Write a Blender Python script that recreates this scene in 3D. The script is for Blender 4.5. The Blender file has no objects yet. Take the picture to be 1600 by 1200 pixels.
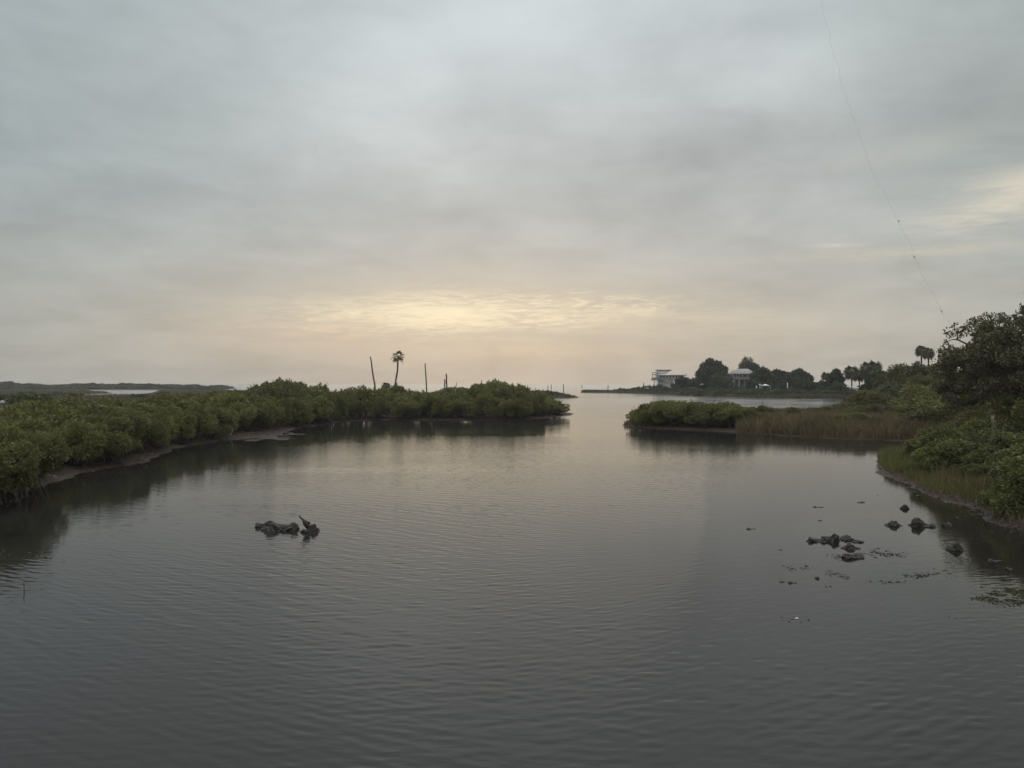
import bpy, math, random
import numpy as np
from mathutils import Vector, Matrix

# ------------------------------------------------------------------ camera, sky, sun, exposure
sc = bpy.context.scene
C = sc.collection
R = math.radians
F = 1256.0                     # focal length in pixels of the 1600 px wide photograph
CAM_H = 4.5                    # deck height above the tide
HOR = 600.5
cam_d = bpy.data.cameras.new('camera')
cam = bpy.data.objects.new('camera', cam_d)
C.objects.link(cam)
cam.location = (0, 0, CAM_H)
cam.rotation_euler = (R(90), 0, 0)
cam_d.sensor_width = 36
cam_d.lens = 36 * F / 1600
cam_d.clip_start = 0.1
cam_d.clip_end = 40000
sc.camera = cam
sc.view_settings.view_transform = 'Standard'
sc.view_settings.look = 'None'
sc.view_settings.exposure = 0
sc.view_settings.gamma = 1
sc.view_settings.use_curve_mapping = False
sc.cycles.max_bounces = 8
sc.cycles.transparent_max_bounces = 16
sc.cycles.volume_bounces = 1
sc.cycles.use_denoising = True
sc.cycles.sample_clamp_indirect = 4

SUN_EL, SUN_AZ = R(7), R(-1.5)   # low over the sea, a little left of straight ahead
sl = bpy.data.lights.new('sun', 'SUN')
sl.energy = 0.02
sl.angle = R(30)
sl.color = (1.0, 0.80, 0.56)
sun = bpy.data.objects.new('sun', sl)
C.objects.link(sun)
sd = Vector((math.sin(SUN_AZ) * math.cos(SUN_EL), math.cos(SUN_AZ) * math.cos(SUN_EL), math.sin(SUN_EL)))
sun.rotation_euler = sd.to_track_quat('Z', 'Y').to_euler()
sun.location = (0, 0, 60)

# ---- tiny expression helper for node trees
class NT:
    def __init__(s, tree): s.t = tree
    def node(s, typ, **kw):
        n = s.t.nodes.new(typ)
        for k, v in kw.items(): setattr(n, k, v)
        return n
    def put(s, sock, v):
        if isinstance(v, (int, float)): sock.default_value = v
        elif isinstance(v, tuple): sock.default_value = v if len(v) == len(sock.default_value) else (*v, 1.0)
        else: s.t.links.new(v, sock)
    def m(s, op, *a, clamp=False):
        n = s.node('ShaderNodeMath', operation=op, use_clamp=clamp)
        for i, v in enumerate(a): s.put(n.inputs[i], v)
        return n.outputs[0]
    def add(s, *a):
        r = a[0]
        for b in a[1:]: r = s.m('ADD', r, b)
        return r
    def mul(s, *a):
        r = a[0]
        for b in a[1:]: r = s.m('MULTIPLY', r, b)
        return r
    def comb(s, x, y, z):
        n = s.node('ShaderNodeCombineXYZ')
        for i, v in enumerate((x, y, z)): s.put(n.inputs[i], v)
        return n.outputs[0]
    def noise(s, vec, scale, detail=4, rough=0.5, dist=0.0):
        n = s.node('ShaderNodeTexNoise')
        s.put(n.inputs['Vector'], vec); n.inputs['Scale'].default_value = scale
        n.inputs['Detail'].default_value = detail; n.inputs['Roughness'].default_value = rough
        n.inputs['Distortion'].default_value = dist
        return n.outputs['Fac']
    def mix(s, f, a, b, blend='MIX'):
        n = s.node('ShaderNodeMix', data_type='RGBA', blend_type=blend)
        s.put(n.inputs['Factor'], f); s.put(n.inputs['A'] if 0 else n.inputs[6], a); s.put(n.inputs[7], b)
        return n.outputs[2]
    def ss(s, v, a, b):     # smoothstep a..b -> 0..1
        n = s.node('ShaderNodeMapRange', interpolation_type='SMOOTHSTEP')
        s.put(n.inputs[0], v); n.inputs[1].default_value = a; n.inputs[2].default_value = b
        return n.outputs[0]
    def lin(s, v, a, b, c=0.0, d=1.0):
        n = s.node('ShaderNodeMapRange')
        s.put(n.inputs[0], v)
        for i, q in enumerate((a, b, c, d)): n.inputs[i + 1].default_value = q
        return n.outputs[0]
    def gauss(s, az, el, a0, e0, sa, se, tilt=0.0):
        da = s.m('SUBTRACT', az, a0)
        de = s.m('SUBTRACT', el, e0)
        if tilt: de = s.m('SUBTRACT', de, s.m('MULTIPLY', da, tilt))
        u = s.m('POWER', s.m('ABSOLUTE', s.m('DIVIDE', da, sa)), 2.0)
        v = s.m('POWER', s.m('ABSOLUTE', s.m('DIVIDE', de, se)), 2.0)
        return s.m('EXPONENT', s.m('MULTIPLY', s.m('ADD', u, v), -1.0))

# ---- world: clear-sky light filtered through a layered evening overcast
w = bpy.data.worlds.new('World')
sc.world = w
w.use_nodes = True
t = w.node_tree
t.nodes.clear()
n = NT(t)
tc = n.node('ShaderNodeTexCoord')
sep = n.node('ShaderNodeSeparateXYZ')
t.links.new(tc.outputs['Generated'], sep.inputs[0])
X, Y, Z = sep.outputs
az = n.m('MULTIPLY', n.m('ARCTAN2', X, Y), 57.2958)
el = n.m('MULTIPLY', n.m('ARCSINE', Z), 57.2958)
zz = n.m('ADD', n.m('MAXIMUM', Z, 0.0), 0.20)
deck = n.comb(n.m('DIVIDE', X, zz), n.m('DIVIDE', Y, zz), 0.0)        # cloud deck seen in perspective
n1 = n.noise(deck, 0.95, 6, 0.55, 0.3)
n2 = n.noise(deck, 3.2, 6, 0.6, 0.4)
flat = n.comb(n.mul(az, 0.10), n.mul(el, 0.62), 3.7)                 # long flat streaks
n3 = n.noise(flat, 1.0, 6, 0.58, 0.5)
flat2 = n.comb(n.mul(az, 0.22), n.mul(el, 1.7), 9.1)
n4 = n.noise(flat2, 1.0, 7, 0.62, 0.9)
# base colour by elevation
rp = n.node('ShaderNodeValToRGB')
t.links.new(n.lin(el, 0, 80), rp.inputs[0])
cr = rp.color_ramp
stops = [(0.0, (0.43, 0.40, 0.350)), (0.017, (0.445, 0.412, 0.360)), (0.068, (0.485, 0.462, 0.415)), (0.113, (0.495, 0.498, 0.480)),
         (0.19, (0.520, 0.542, 0.538)), (0.31, (0.545, 0.592, 0.606)), (0.42, (0.60, 0.64, 0.65)), (0.62, (1.4, 1.45, 1.46)), (1.0, (2.05, 2.1, 2.12))]  # overhead stops, above the view, raised to light the foliage
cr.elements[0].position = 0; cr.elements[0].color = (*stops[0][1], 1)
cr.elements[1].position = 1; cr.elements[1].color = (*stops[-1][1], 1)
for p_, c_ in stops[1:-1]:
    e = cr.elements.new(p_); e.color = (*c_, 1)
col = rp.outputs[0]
# darker, bluer to the far left, the low right and behind
side = n.ss(n.m('MULTIPLY', az, -1.0), 3, 36)
hi = n.lin(el, 1, 14)
midz = n.m('SUBTRACT', 1.0, n.ss(el, 28, 50))
col = n.mix(n.mul(side, 0.88, midz), col, n.mix(hi, (0.365, 0.368, 0.338), (0.375, 0.430, 0.440)))
side2 = n.ss(az, 14, 36)
col = n.mix(n.mul(side2, 0.9, midz), col, n.mix(hi, (0.43, 0.415, 0.37), (0.385, 0.428, 0.418)))
# cloud modelling
v = n.add(n.mul(n.m('SUBTRACT', n1, 0.5), 0.56), n.mul(n.m('SUBTRACT', n2, 0.5), 0.44), n.mul(n.m('SUBTRACT', n3, 0.5), 0.14))
v = n.m('ADD', v, 1.015)
# soft bright and dim regions of the deck
b1 = n.gauss(az, el, -4, 22.5, 13, 4.5, 0.15)
b2 = n.gauss(az, el, -12, 17.5, 9, 3.0, -0.2)
b3 = n.gauss(az, el, 19, 20.3, 5, 1.8, 0.1)
d1 = n.gauss(az, el, 18, 15.5, 15, 2.6, -0.05)
d2 = n.gauss(az, el, -24, 13, 12, 4, 0.2)
d3 = n.gauss(az, el, 6, 13.5, 10, 3, 0.0)
v = n.add(v, n.mul(b1, 0.16), n.mul(b2, 0.09), n.mul(b3, 0.15), n.mul(d1, -0.08), n.mul(d2, -0.05), n.mul(d3, -0.05))
sv = n.node('ShaderNodeVectorMath', operation='SCALE')
t.links.new(col, sv.inputs[0]); t.links.new(v, sv.inputs['Scale'])
col = sv.outputs[0]
# the veiled sun and its broken bright bands
n5 = n.noise(n.comb(n.mul(az, 0.6), n.mul(el, 4.2), 2.2), 1.0, 6, 0.62, 1.2)
streak = n.ss(n.add(n.mul(n4, 0.6), n.mul(n5, 0.4)), 0.40, 0.60)
halo = n.gauss(az, el, -3, 4.4, 20, 4.2)
col = n.mix(n.mul(halo, 0.5), col, (0.68, 0.56, 0.42))
pink = n.gauss(az, el, -12, 3.6, 9, 1.3, 0.03)
col = n.mix(n.mul(pink, n.lin(streak, 0, 1, 0.35, 0.8)), col, (0.66, 0.52, 0.40))
core = n.gauss(az, el, -6.5, 4.9, 9.5, 1.3, 0.01)
core2 = n.gauss(az, el, 4.6, 5.1, 8.5, 1.0, -0.05)
cc = n.m('ADD', core, core2, clamp=True)
big_s = n.ss(n.noise(n.comb(n.mul(az, 0.13), n.mul(el, 0.9), 5.5), 1.0, 4, 0.55, 0.6), 0.36, 0.62)
col = n.mix(n.mul(n.lin(streak, 0, 1, 0.22, 1.0), n.lin(big_s, 0, 1, 0.45, 1.0), cc), col, (0.98, 0.85, 0.60))
blob = n.gauss(az, el, -5.6, 4.95, 4.6, 0.85, 0.0)
col = n.mix(n.mul(blob, n.lin(streak, 0, 1, 0.55, 0.9)), col, (1.0, 0.87, 0.60))
rim = n.mul(n.gauss(az, el, 2.5, 5.4, 6.5, 0.9), n.ss(n5, 0.54, 0.62))
col = n.mix(n.mul(rim, 0.8), col, (1.0, 0.86, 0.60))
tail = n.gauss(az, el, 12, 4.2, 9, 0.8, -0.06)
col = n.mix(n.mul(tail, n.lin(streak, 0, 1, 0.2, 0.8)), col, (0.62, 0.54, 0.42))
low = n.gauss(az, el, 3, 2.4, 8, 0.45)
col = n.mix(n.mul(low, n.lin(streak, 0, 1, 0.2, 0.6)), col, (0.68, 0.56, 0.40))
# openings to the right
edge = n.mul(n.gauss(az, el, 32.0, 11.3, 4.2, 1.35, 0.22), n.ss(n.m('ADD', n3, n.mul(n5, 0.5)), 0.64, 0.82))
col = n.mix(n.mul(edge, 1.0), col, (0.70, 0.655, 0.54))
edge2 = n.gauss(az, el, 32.0, 11.2, 3.4, 0.95, 0.22)
col = n.mix(n.mul(edge2, 0.75), col, (0.70, 0.65, 0.54))
st1 = n.gauss(az, el, 25, 8.35, 8.5, 0.42, 0.0)
col = n.mix(n.mul(st1, n.lin(streak, 0, 1, 0.35, 0.8)), col, (0.60, 0.56, 0.47))
st2 = n.gauss(az, el, 21.8, 9.1, 1.7, 0.16, -0.03)
col = n.mix(n.mul(st2, 0.6), col, (0.66, 0.63, 0.55))
st3 = n.gauss(az, el, 26, 14.6, 5, 0.9, 0.1)
col = n.mix(n.mul(st3, 0.28), col, (0.58, 0.57, 0.52))
# small far cumulus tops near the horizon
for a0, e0, sa, se in ((-1.3, 1.5, 0.7, 1.5), (7.2, 1.2, 1.2, 1.3), (-2.0, 0.9, 2.2, 0.9), (10.5, 1.5, 0.9, 0.9)):
    g = n.m('MULTIPLY', n.gauss(az, el, a0, e0, sa, se), n.lin(n.noise(n.comb(az, el, 0), 1.6, 4, 0.6), 0.4, 0.6, 0.5, 1.0))
    col = n.mix(n.mul(g, 0.35), col, (0.40, 0.365, 0.33))
# unseen sky behind the viewer, lifted to brighten the bush fronts
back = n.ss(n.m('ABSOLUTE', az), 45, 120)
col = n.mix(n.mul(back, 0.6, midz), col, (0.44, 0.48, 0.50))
# below the horizon
col = n.mix(n.ss(el, 0.0, -3.0), col, (0.20, 0.19, 0.18))
sky = n.node('ShaderNodeTexSky', sky_type='NISHITA', sun_disc=False, sun_elevation=SUN_EL, sun_rotation=SUN_AZ)
bg1 = n.node('ShaderNodeBackground'); t.links.new(sky.outputs[0], bg1.inputs[0]); bg1.inputs[1].default_value = 0.05
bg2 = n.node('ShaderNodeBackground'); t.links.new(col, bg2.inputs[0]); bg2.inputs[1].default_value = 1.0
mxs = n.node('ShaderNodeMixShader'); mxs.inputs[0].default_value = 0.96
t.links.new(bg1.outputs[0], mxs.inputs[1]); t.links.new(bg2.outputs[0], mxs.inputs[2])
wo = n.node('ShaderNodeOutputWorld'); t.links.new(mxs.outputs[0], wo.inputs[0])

# ------------------------------------------------------------------ helpers
def PX(px, d): return (px - 800) / F * d
def DY(py): return CAM_H * F / (py - HOR)
def G(px, py):
    d = DY(py); return (PX(px, d), d)
def ZY(py, d): return CAM_H + (HOR - py) / F * d

def tag(o, label=None, cat=None, group=None, kind=None):
    if label: o['label'] = label
    if cat: o['category'] = cat
    if group: o['group'] = group
    if kind: o['kind'] = kind
    return o

class MB:
    """collects vertices and faces of one mesh"""
    def __init__(s): s.v = []; s.q = []; s.t = []; s.n = 0
    def addv(s, a):
        b = s.n; s.v.append(np.asarray(a, float).reshape(-1, 3)); s.n += len(s.v[-1]); return b
    def quads(s, a): s.q.append(np.asarray(a, np.int64).reshape(-1, 4))
    def tris(s, a): s.t.append(np.asarray(a, np.int64).reshape(-1, 3))
    def box(s, x0, x1, y0, y1, z0, z1):
        b = s.addv([(x0,y0,z0),(x1,y0,z0),(x1,y1,z0),(x0,y1,z0),(x0,y0,z1),(x1,y0,z1),(x1,y1,z1),(x0,y1,z1)])
        s.quads(np.array([(0,3,2,1),(4,5,6,7),(0,1,5,4),(1,2,6,5),(2,3,7,6),(3,0,4,7)]) + b)
    def bar(s, p, q, w_=0.05, h_=None):
        h_ = h_ or w_
        p = np.array(p, float); q = np.array(q, float); d = q - p; d /= np.linalg.norm(d)
        up = np.array([0, 0, 1.0]) if abs(d[2]) < 0.95 else np.array([0, 1.0, 0])
        a = np.cross(d, up); a /= np.linalg.norm(a); c = np.cross(a, d)
        b = s.addv([p - a*w_ - c*h_, p + a*w_ - c*h_, p + a*w_ + c*h_, p - a*w_ + c*h_, q - a*w_ - c*h_, q + a*w_ - c*h_, q + a*w_ + c*h_, q - a*w_ + c*h_])
        s.quads(np.array([(0,1,2,3),(7,6,5,4),(0,4,5,1),(1,5,6,2),(2,6,7,3),(3,7,4,0)]) + b)
    def tube(s, pts, rad, sides=6, rng=None, rough=0.0):
        pts = np.asarray(pts, float); k = len(pts)
        rad = np.broadcast_to(np.asarray(rad, float), (k,))
        tg = np.gradient(pts, axis=0); tg /= (np.linalg.norm(tg, axis=1, keepdims=True) + 1e-9)
        ref = np.array([0.31, 0.95, 0.05]) if abs(tg[0][2]) > 0.8 else np.array([0.05, 0.1, 1.0])
        A = np.cross(tg, ref); A /= (np.linalg.norm(A, axis=1, keepdims=True) + 1e-9)
        B = np.cross(tg, A)
        th = np.linspace(0, 2*np.pi, sides, endpoint=False)
        ring = (np.cos(th)[None, :, None]*A[:, None] + np.sin(th)[None, :, None]*B[:, None]) * rad[:, None, None]
        if rng is not None: ring = ring * (1 + rough*rng.normal(size=(k, sides, 1)))
        b = s.addv((pts[:, None] + ring).reshape(-1, 3))
        i = np.arange(k-1)[:, None]*sides; j = np.arange(sides)[None]; j2 = (j+1) % sides
        s.quads(np.stack([i+j, i+j2, i+sides+j2, i+sides+j], -1).reshape(-1, 4) + b)
        c0 = s.addv([pts[0], pts[-1]])
        jj = np.arange(sides); jn = (jj+1) % sides
        s.tris(np.stack([np.full(sides, c0), b+jn, b+jj], -1))
        e = b + (k-1)*sides
        s.tris(np.stack([np.full(sides, c0+1), e+jj, e+jn], -1))
    def leaves(s, base, dirn, L, W, rng):
        base = np.asarray(base); m_ = len(base)
        dirn = dirn / (np.linalg.norm(dirn, axis=1, keepdims=True) + 1e-9)
        rv = rng.normal(size=(m_, 3)); sd_ = np.cross(dirn, rv); sd_ /= (np.linalg.norm(sd_, axis=1, keepdims=True) + 1e-9)
        L = np.broadcast_to(L, (m_,))[:, None]; W = np.broadcast_to(W, (m_,))[:, None]
        p0 = base; p1 = base + dirn*L*0.5 + sd_*W*0.5; p2 = base + dirn*L; p3 = base + dirn*L*0.5 - sd_*W*0.5
        b = s.addv(np.stack([p0, p1, p2, p3], 1).reshape(-1, 3))
        s.quads(np.arange(m_*4).reshape(-1, 4) + b)
    def mesh(s, name, smooth=False):
        me = bpy.data.meshes.new(name)
        v_ = np.concatenate(s.v) if s.v else np.zeros((0, 3))
        q = np.concatenate(s.q) if s.q else np.zeros((0, 4), np.int64)
        tr = np.concatenate(s.t) if s.t else np.zeros((0, 3), np.int64)
        me.vertices.add(len(v_)); me.vertices.foreach_set('co', v_.astype(np.float32).ravel())
        me.loops.add(len(q)*4 + len(tr)*3)
        me.loops.foreach_set('vertex_index', np.concatenate([q.ravel(), tr.ravel()]).astype(np.int32))
        me.polygons.add(len(q) + len(tr))
        st = np.concatenate([np.arange(len(q))*4, len(q)*4 + np.arange(len(tr))*3]).astype(np.int32)
        me.polygons.foreach_set('loop_start', st)
        me.update(calc_edges=True)
        me.validate()
        if smooth: me.polygons.foreach_set('use_smooth', np.ones(len(me.polygons), bool))
        return me
    def build(s, name, mat, parent=None, smooth=False):
        o = bpy.data.objects.new(name, s.mesh(name, smooth)); C.objects.link(o)
        o.data.materials.append(mat)
        if parent is not None: o.parent = parent
        return o

def empty(name, loc=(0, 0, 0), rz=0.0):
    o = bpy.data.objects.new(name, None); C.objects.link(o)
    o.location = loc; o.rotation_euler = (0, 0, rz); o.empty_display_size = 0.3
    return o
def copy_tree(o, parent=None):
    c = o.copy(); C.objects.link(c)
    if parent is not None: c.parent = parent
    for ch in list(o.children): copy_tree(ch, c)
    return c

# ------------------------------------------------------------------ materials
def mat(name):
    m_ = bpy.data.materials.new(name); m_.use_nodes = True; m_.node_tree.nodes.clear()
    return m_, NT(m_.node_tree)
def finish(nt, sh):
    o = nt.node('ShaderNodeOutputMaterial'); nt.t.links.new(sh, o.inputs[0])
def leaf_mat(name, ca, cb, dead=(0.10, 0.065, 0.03), dead_amt=0.06, trans=0.25, sc_=0.8):
    m_, q = mat(name)
    geo = q.node('ShaderNodeNewGeometry'); oi = q.node('ShaderNodeObjectInfo'); tcn = q.node('ShaderNodeTexCoord')
    ri = geo.outputs['Random Per Island']
    cl = q.noise(geo.outputs['Position'], sc_, 3, 0.6)
    f = q.m('ADD', q.mul(ri, 0.5), q.lin(cl, 0.3, 0.7, -0.2, 0.7), clamp=True)
    f = q.m('ADD', f, q.lin(oi.outputs['Random'], 0, 1, -0.42, 0.42), clamp=True)
    c_ = q.mix(f, ca, cb)
    c_ = q.mix(q.ss(q.m('FRACT', q.mul(ri, 37.3)), 1-dead_amt*2, 1.0), c_, dead)
    p = q.node('ShaderNodeBsdfPrincipled'); q.put(p.inputs['Base Color'], c_); p.inputs['Roughness'].default_value = 0.55
    p.inputs['Specular IOR Level'].default_value = 0.35
    tr = q.node('ShaderNodeBsdfTranslucent'); q.put(tr.inputs[0], q.mix(0.5, c_, (0.16, 0.17, 0.03)))
    mx = q.node('ShaderNodeMixShader'); mx.inputs[0].default_value = trans
    q.t.links.new(p.outputs[0], mx.inputs[1]); q.t.links.new(tr.outputs[0], mx.inputs[2]); finish(q, mx.outputs[0])
    return m_
def plain(name, ca, cb, scale=3.0, rough=0.85, bump=0.3, stretch=(1, 1, 1), spec=0.3, bs=4.0):
    m_, q = mat(name)
    tcn = q.node('ShaderNodeTexCoord'); mp = q.node('ShaderNodeMapping'); mp.inputs['Scale'].default_value = stretch
    q.t.links.new(tcn.outputs['Object'], mp.inputs[0])
    f = q.lin(q.noise(mp.outputs[0], scale, 6, 0.6), 0.3, 0.7)
    p = q.node('ShaderNodeBsdfPrincipled'); q.put(p.inputs['Base Color'], q.mix(f, ca, cb))
    p.inputs['Roughness'].default_value = rough; p.inputs['Specular IOR Level'].default_value = spec
    if bump:
        b = q.node('ShaderNodeBump'); b.inputs['Strength'].default_value = bump; b.inputs['Distance'].default_value = 0.05
        q.put(b.inputs['Height'], q.noise(mp.outputs[0], scale*bs, 6, 0.65)); q.t.links.new(b.outputs[0], p.inputs['Normal'])
    finish(q, p.outputs[0])
    return m_

M = {}
M['mangrove'] = leaf_mat('mangrove_leaves', (0.085, 0.086, 0.034), (0.195, 0.194, 0.064), dead_amt=0.05, trans=0.35)
M['shrub'] = leaf_mat('shrub_leaves', (0.070, 0.080, 0.028), (0.160, 0.170, 0.050), dead_amt=0.05, trans=0.25)
M['oldleaf'] = leaf_mat('brown_green_leaves', (0.066, 0.064, 0.026), (0.125, 0.122, 0.040), (0.13, 0.07, 0.03), 0.14, 0.2)
M['oak'] = leaf_mat('oak_leaves', (0.056, 0.053, 0.024), (0.118, 0.106, 0.044), (0.10, 0.055, 0.03), 0.10, 0.12)
M['dark'] = leaf_mat('dark_tree_leaves', (0.026, 0.031, 0.016), (0.055, 0.060, 0.026), dead_amt=0.04, trans=0.1, sc_=0.3)
M['farleaf'] = leaf_mat('far_leaves', (0.038, 0.048, 0.024), (0.072, 0.082, 0.034), dead_amt=0.03, trans=0.15, sc_=0.1)
M['palm'] = leaf_mat('palm_leaves', (0.038, 0.050, 0.020), (0.085, 0.095, 0.035), (0.12, 0.08, 0.04), 0.12, 0.15)
M['reed'] = leaf_mat('reed_blades', (0.115, 0.075, 0.042), (0.19, 0.135, 0.078), (0.075, 0.075, 0.03), 0.16, 0.2, 0.25)
M['marshgrass'] = leaf_mat('marsh_blades', (0.075, 0.070, 0.032), (0.14, 0.112, 0.055), (0.07, 0.08, 0.03), 0.2, 0.15, 0.06)
M['grass'] = leaf_mat('grass_blades', (0.058, 0.066, 0.020), (0.125, 0.132, 0.038), (0.12, 0.085, 0.045), 0.26, 0.3, 0.6)
M['weed'] = leaf_mat('seaweed', (0.030, 0.030, 0.014), (0.070, 0.070, 0.030), dead_amt=0.1, trans=0.1)
M['bark'] = plain('grey_brown_bark', (0.045, 0.034, 0.026), (0.12, 0.095, 0.075), 6, 0.9, 0.5, (1, 1, 0.3))
M['palebark'] = plain('pale_bark', (0.10, 0.085, 0.07), (0.20, 0.18, 0.15), 6, 0.9, 0.4, (1, 1, 0.3))
M['palmtrunk'] = plain('palm_trunk', (0.05, 0.038, 0.028), (0.12, 0.095, 0.07), 3, 0.9, 0.5, (0.5, 0.5, 5))
M['snag'] = plain('weathered_wood', (0.045, 0.035, 0.028), (0.11, 0.09, 0.075), 4, 0.9, 0.4, (3, 3, 0.4))
M['bleached'] = plain('bleached_wood', (0.22, 0.20, 0.18), (0.42, 0.40, 0.36), 5, 0.85, 0.4, (3, 3, 0.5))
M['rock'] = plain('oyster_rock', (0.010, 0.009, 0.007), (0.052, 0.043, 0.034), 9, 0.7, 0.9, spec=0.5, bs=3)
M['rock_red'] = plain('reddish_rock', (0.013, 0.008, 0.006), (0.048, 0.030, 0.023), 8, 0.7, 0.9, spec=0.5, bs=3)
M['sticks'] = plain('dark_sticks', (0.03, 0.022, 0.017), (0.07, 0.055, 0.042), 6, 0.9, 0)
M['litter'] = plain('shell_litter', (0.03, 0.022, 0.016), (0.16, 0.14, 0.115), 2.2, 0.9, 0)
M['cord'] = plain('frayed_cord', (0.16, 0.155, 0.15), (0.24, 0.23, 0.22), 5, 0.9, 0)
M['white'] = plain('white_paint', (0.74, 0.74, 0.73), (0.82, 0.82, 0.80), 1.2, 0.6, 0.05)
M['offwhite'] = plain('aged_white_wall', (0.54, 0.54, 0.53), (0.66, 0.65, 0.63), 0.6, 0.7, 0.05)
M['pale'] = plain('pale_grey_paint', (0.30, 0.30, 0.29), (0.40, 0.39, 0.37), 2, 0.8, 0.1)
M['greydeck'] = plain('grey_deck', (0.13, 0.125, 0.12), (0.22, 0.21, 0.20), 2, 0.8, 0.1)
M['greywall'] = plain('grey_siding', (0.12, 0.115, 0.11), (0.17, 0.165, 0.155), 1.5, 0.8, 0.1)
M['metalroof'] = plain('metal_roof', (0.22, 0.215, 0.20), (0.32, 0.31, 0.29), 0.8, 0.8, 0.1, (0.2, 3, 1))
def glass_mat():
    m_, q = mat('window_glass'); p = q.node('ShaderNodeBsdfPrincipled')
    p.inputs['Base Color'].default_value = (0.03, 0.035, 0.04, 1); p.inputs['Roughness'].default_value = 0.08; finish(q, p.outputs[0]); return m_
M['glass'] = glass_mat()

# ------------------------------------------------------------------ terrain: one sheet of ground under and above the water
def P(*pts): return np.array([G(*p) for p in pts])
left_land = np.array([(-900, 12), (-60, 13), (-33, 20), (-24, 25)] +
    [G(*p) for p in ((0,797),(22,789),(40,779),(52,768),(70,757),(92,748),(130,739),(170,733),(212,727),(236,721),(246,711),(262,702),(292,697),(330,692),(372,686),(410,682),
    (440,679),(452,675),(470,670),(500,665),(540,659.5),(580,657),(640,656.5),(700,657),(760,657),(820,656),(856,653),(880,650.5),(893,649.2))] +
    [(PX(x, d), d) for x, d in ((892,121),(875,132),(850,150),(800,185),(740,255),(640,310),(560,380),(420,480),(310,590),(250,600),(246,560),(240,410),(214,318),(165,302),(146,292),(110,286),(106,305),(150,362),(176,385),(172,420),(150,470),(138,600),(60,640),(-300,660))] +
    [(-900, 700)])
far_left = np.array([(-1200, 630)] + [(PX(x, d), d) for x, d in ((0,610),(140,610),(250,596),(300,610),(352,700),(366,840),(330,980),(100,1050))] + [(-1200, 1100)])
right_land = np.array([G(*p) for p in ((971,665.5),(986,667.6),(1010,669.5),(1060,671.5),(1130,675),(1200,680.5),(1290,685),(1380,688),(1432,690),(1440,693),(1420,697),(1388,702),
    (1375,711),(1371,723),(1384,738),(1404,752),(1426,765),(1441,773),(1476,781),(1512,790),(1540,799),(1560,806),(1548,815),(1566,822),(1596,828),(1640,846),(1700,875))] +
    [(27, 14), (60, 12), (500, 12), (900, 900)] +
    [(PX(x, d), d) for x, d in ((1600,900),(1200,760),(1100,620),(1000,500),(950,455),(905,428),(908,417),(950,404),(1000,365),(1100,283),(1180,258),(1240,251),(1326,240),(1345,205),(1335,143),(1290,118),(1150,113),(1050,108),(1000,104),(984,98))])
islet = np.array([(PX(x, d), d) for x, d in ((907,268),(893,252),(850,248),(800,262),(740,290),(700,330),(740,400),(840,400),(878,330),(897,290))])
mudspit = np.array([G(*p) for p in ((360,690.5),(384,691),(405,690.5),(430,689),(462,687.5),(492,684.5),(478,681.5),(500,678.5),(470,676),(440,674),(360,684))])
LANDS = [left_land, far_left, right_land, islet]

def sdist(poly, x, y):
    """signed distance in metres, positive inside"""
    x = np.asarray(x, float); y = np.asarray(y, float)
    best = np.full(x.shape, 1e18); inside = np.zeros(x.shape, bool)
    k = len(poly)
    for i in range(k):
        ax, ay = poly[i]; bx, by = poly[(i+1) % k]
        ex, ey = bx-ax, by-ay
        L2 = ex*ex + ey*ey + 1e-12
        tt = np.clip(((x-ax)*ex + (y-ay)*ey)/L2, 0, 1)
        d2 = (x-ax-tt*ex)**2 + (y-ay-tt*ey)**2
        best = np.minimum(best, d2)
        if ay != by:
            c_ = ((ay > y) != (by > y)) & (x < (bx-ax)*(y-ay)/(by-ay) + ax)
            inside ^= c_
    r = np.sqrt(best)
    return np.where(inside, r, -r)

_rs = np.random.RandomState(5)
_wv = [(_rs.uniform(-1, 1)*f_, _rs.uniform(-1, 1)*f_, _rs.uniform(0, 6.28), a_) for f_, a_ in ((0.25,.5),(0.5,.4),(0.9,.3),(1.6,.22),(2.7,.16),(4.2,.12),(6.5,.08),(9.5,.05)) for _ in range(3)]
def wob(x, y, lo=0, hi=24):
    r = 0
    for a_, b_, c_, d_ in _wv[lo:hi]: r = r + d_*np.sin(a_*x + b_*y + c_)
    return r
def land_sd(x, y):
    return np.max([sdist(p, x, y) for p in LANDS], axis=0)
def height(x, y):
    x = np.asarray(x, float); y = np.asarray(y, float)
    d = land_sd(x, y)
    near = np.clip(140/np.maximum(y, 1), 0.0, 1.0)
    d = d + 0.32*wob(x, y, 3)*near
    zin = np.interp(d, [0, 0.25, 1.2, 3, 8, 60], [0.0, 0.07, 0.20, 0.36, 0.44, 0.5])
    zout = np.interp(-d, [0, 0.5, 3, 8, 25], [0.0, -0.12, -0.45, -1.0, -2.2])
    z = np.where(d > 0, zin, zout)
    ms = sdist(mudspit, x, y)
    z = np.where(ms > -0.6, np.maximum(z, np.interp(ms, [-0.6, 0, 1.0, 3], [-0.2, -0.05, -0.015, 0.02]) + 0.05*wob(x*1.2, y*1.2, 9)), z)
    # rocky shallows off the near right bank, weedy shallow at the near left
    for cx, cy, rx, ry, top in ((9.5, 22.5, 8.0, 6.5, -0.22), (15, 19.5, 4.5, 5, -0.10), (-17.5, 22.5, 5, 3.5, -0.16), (14.5, 27, 4, 4, -0.12)):
        g_ = np.exp(-((x-cx)/rx)**2 - ((y-cy)/ry)**2)
        z = np.where(z < top, z + (top - z)*np.clip(g_*1.5, 0, 1), z)
    z = z + 0.028*wob(x*2.2, y*2.2, 6)*np.clip(60/np.maximum(y, 1), 0, 1)
    return z

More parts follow.
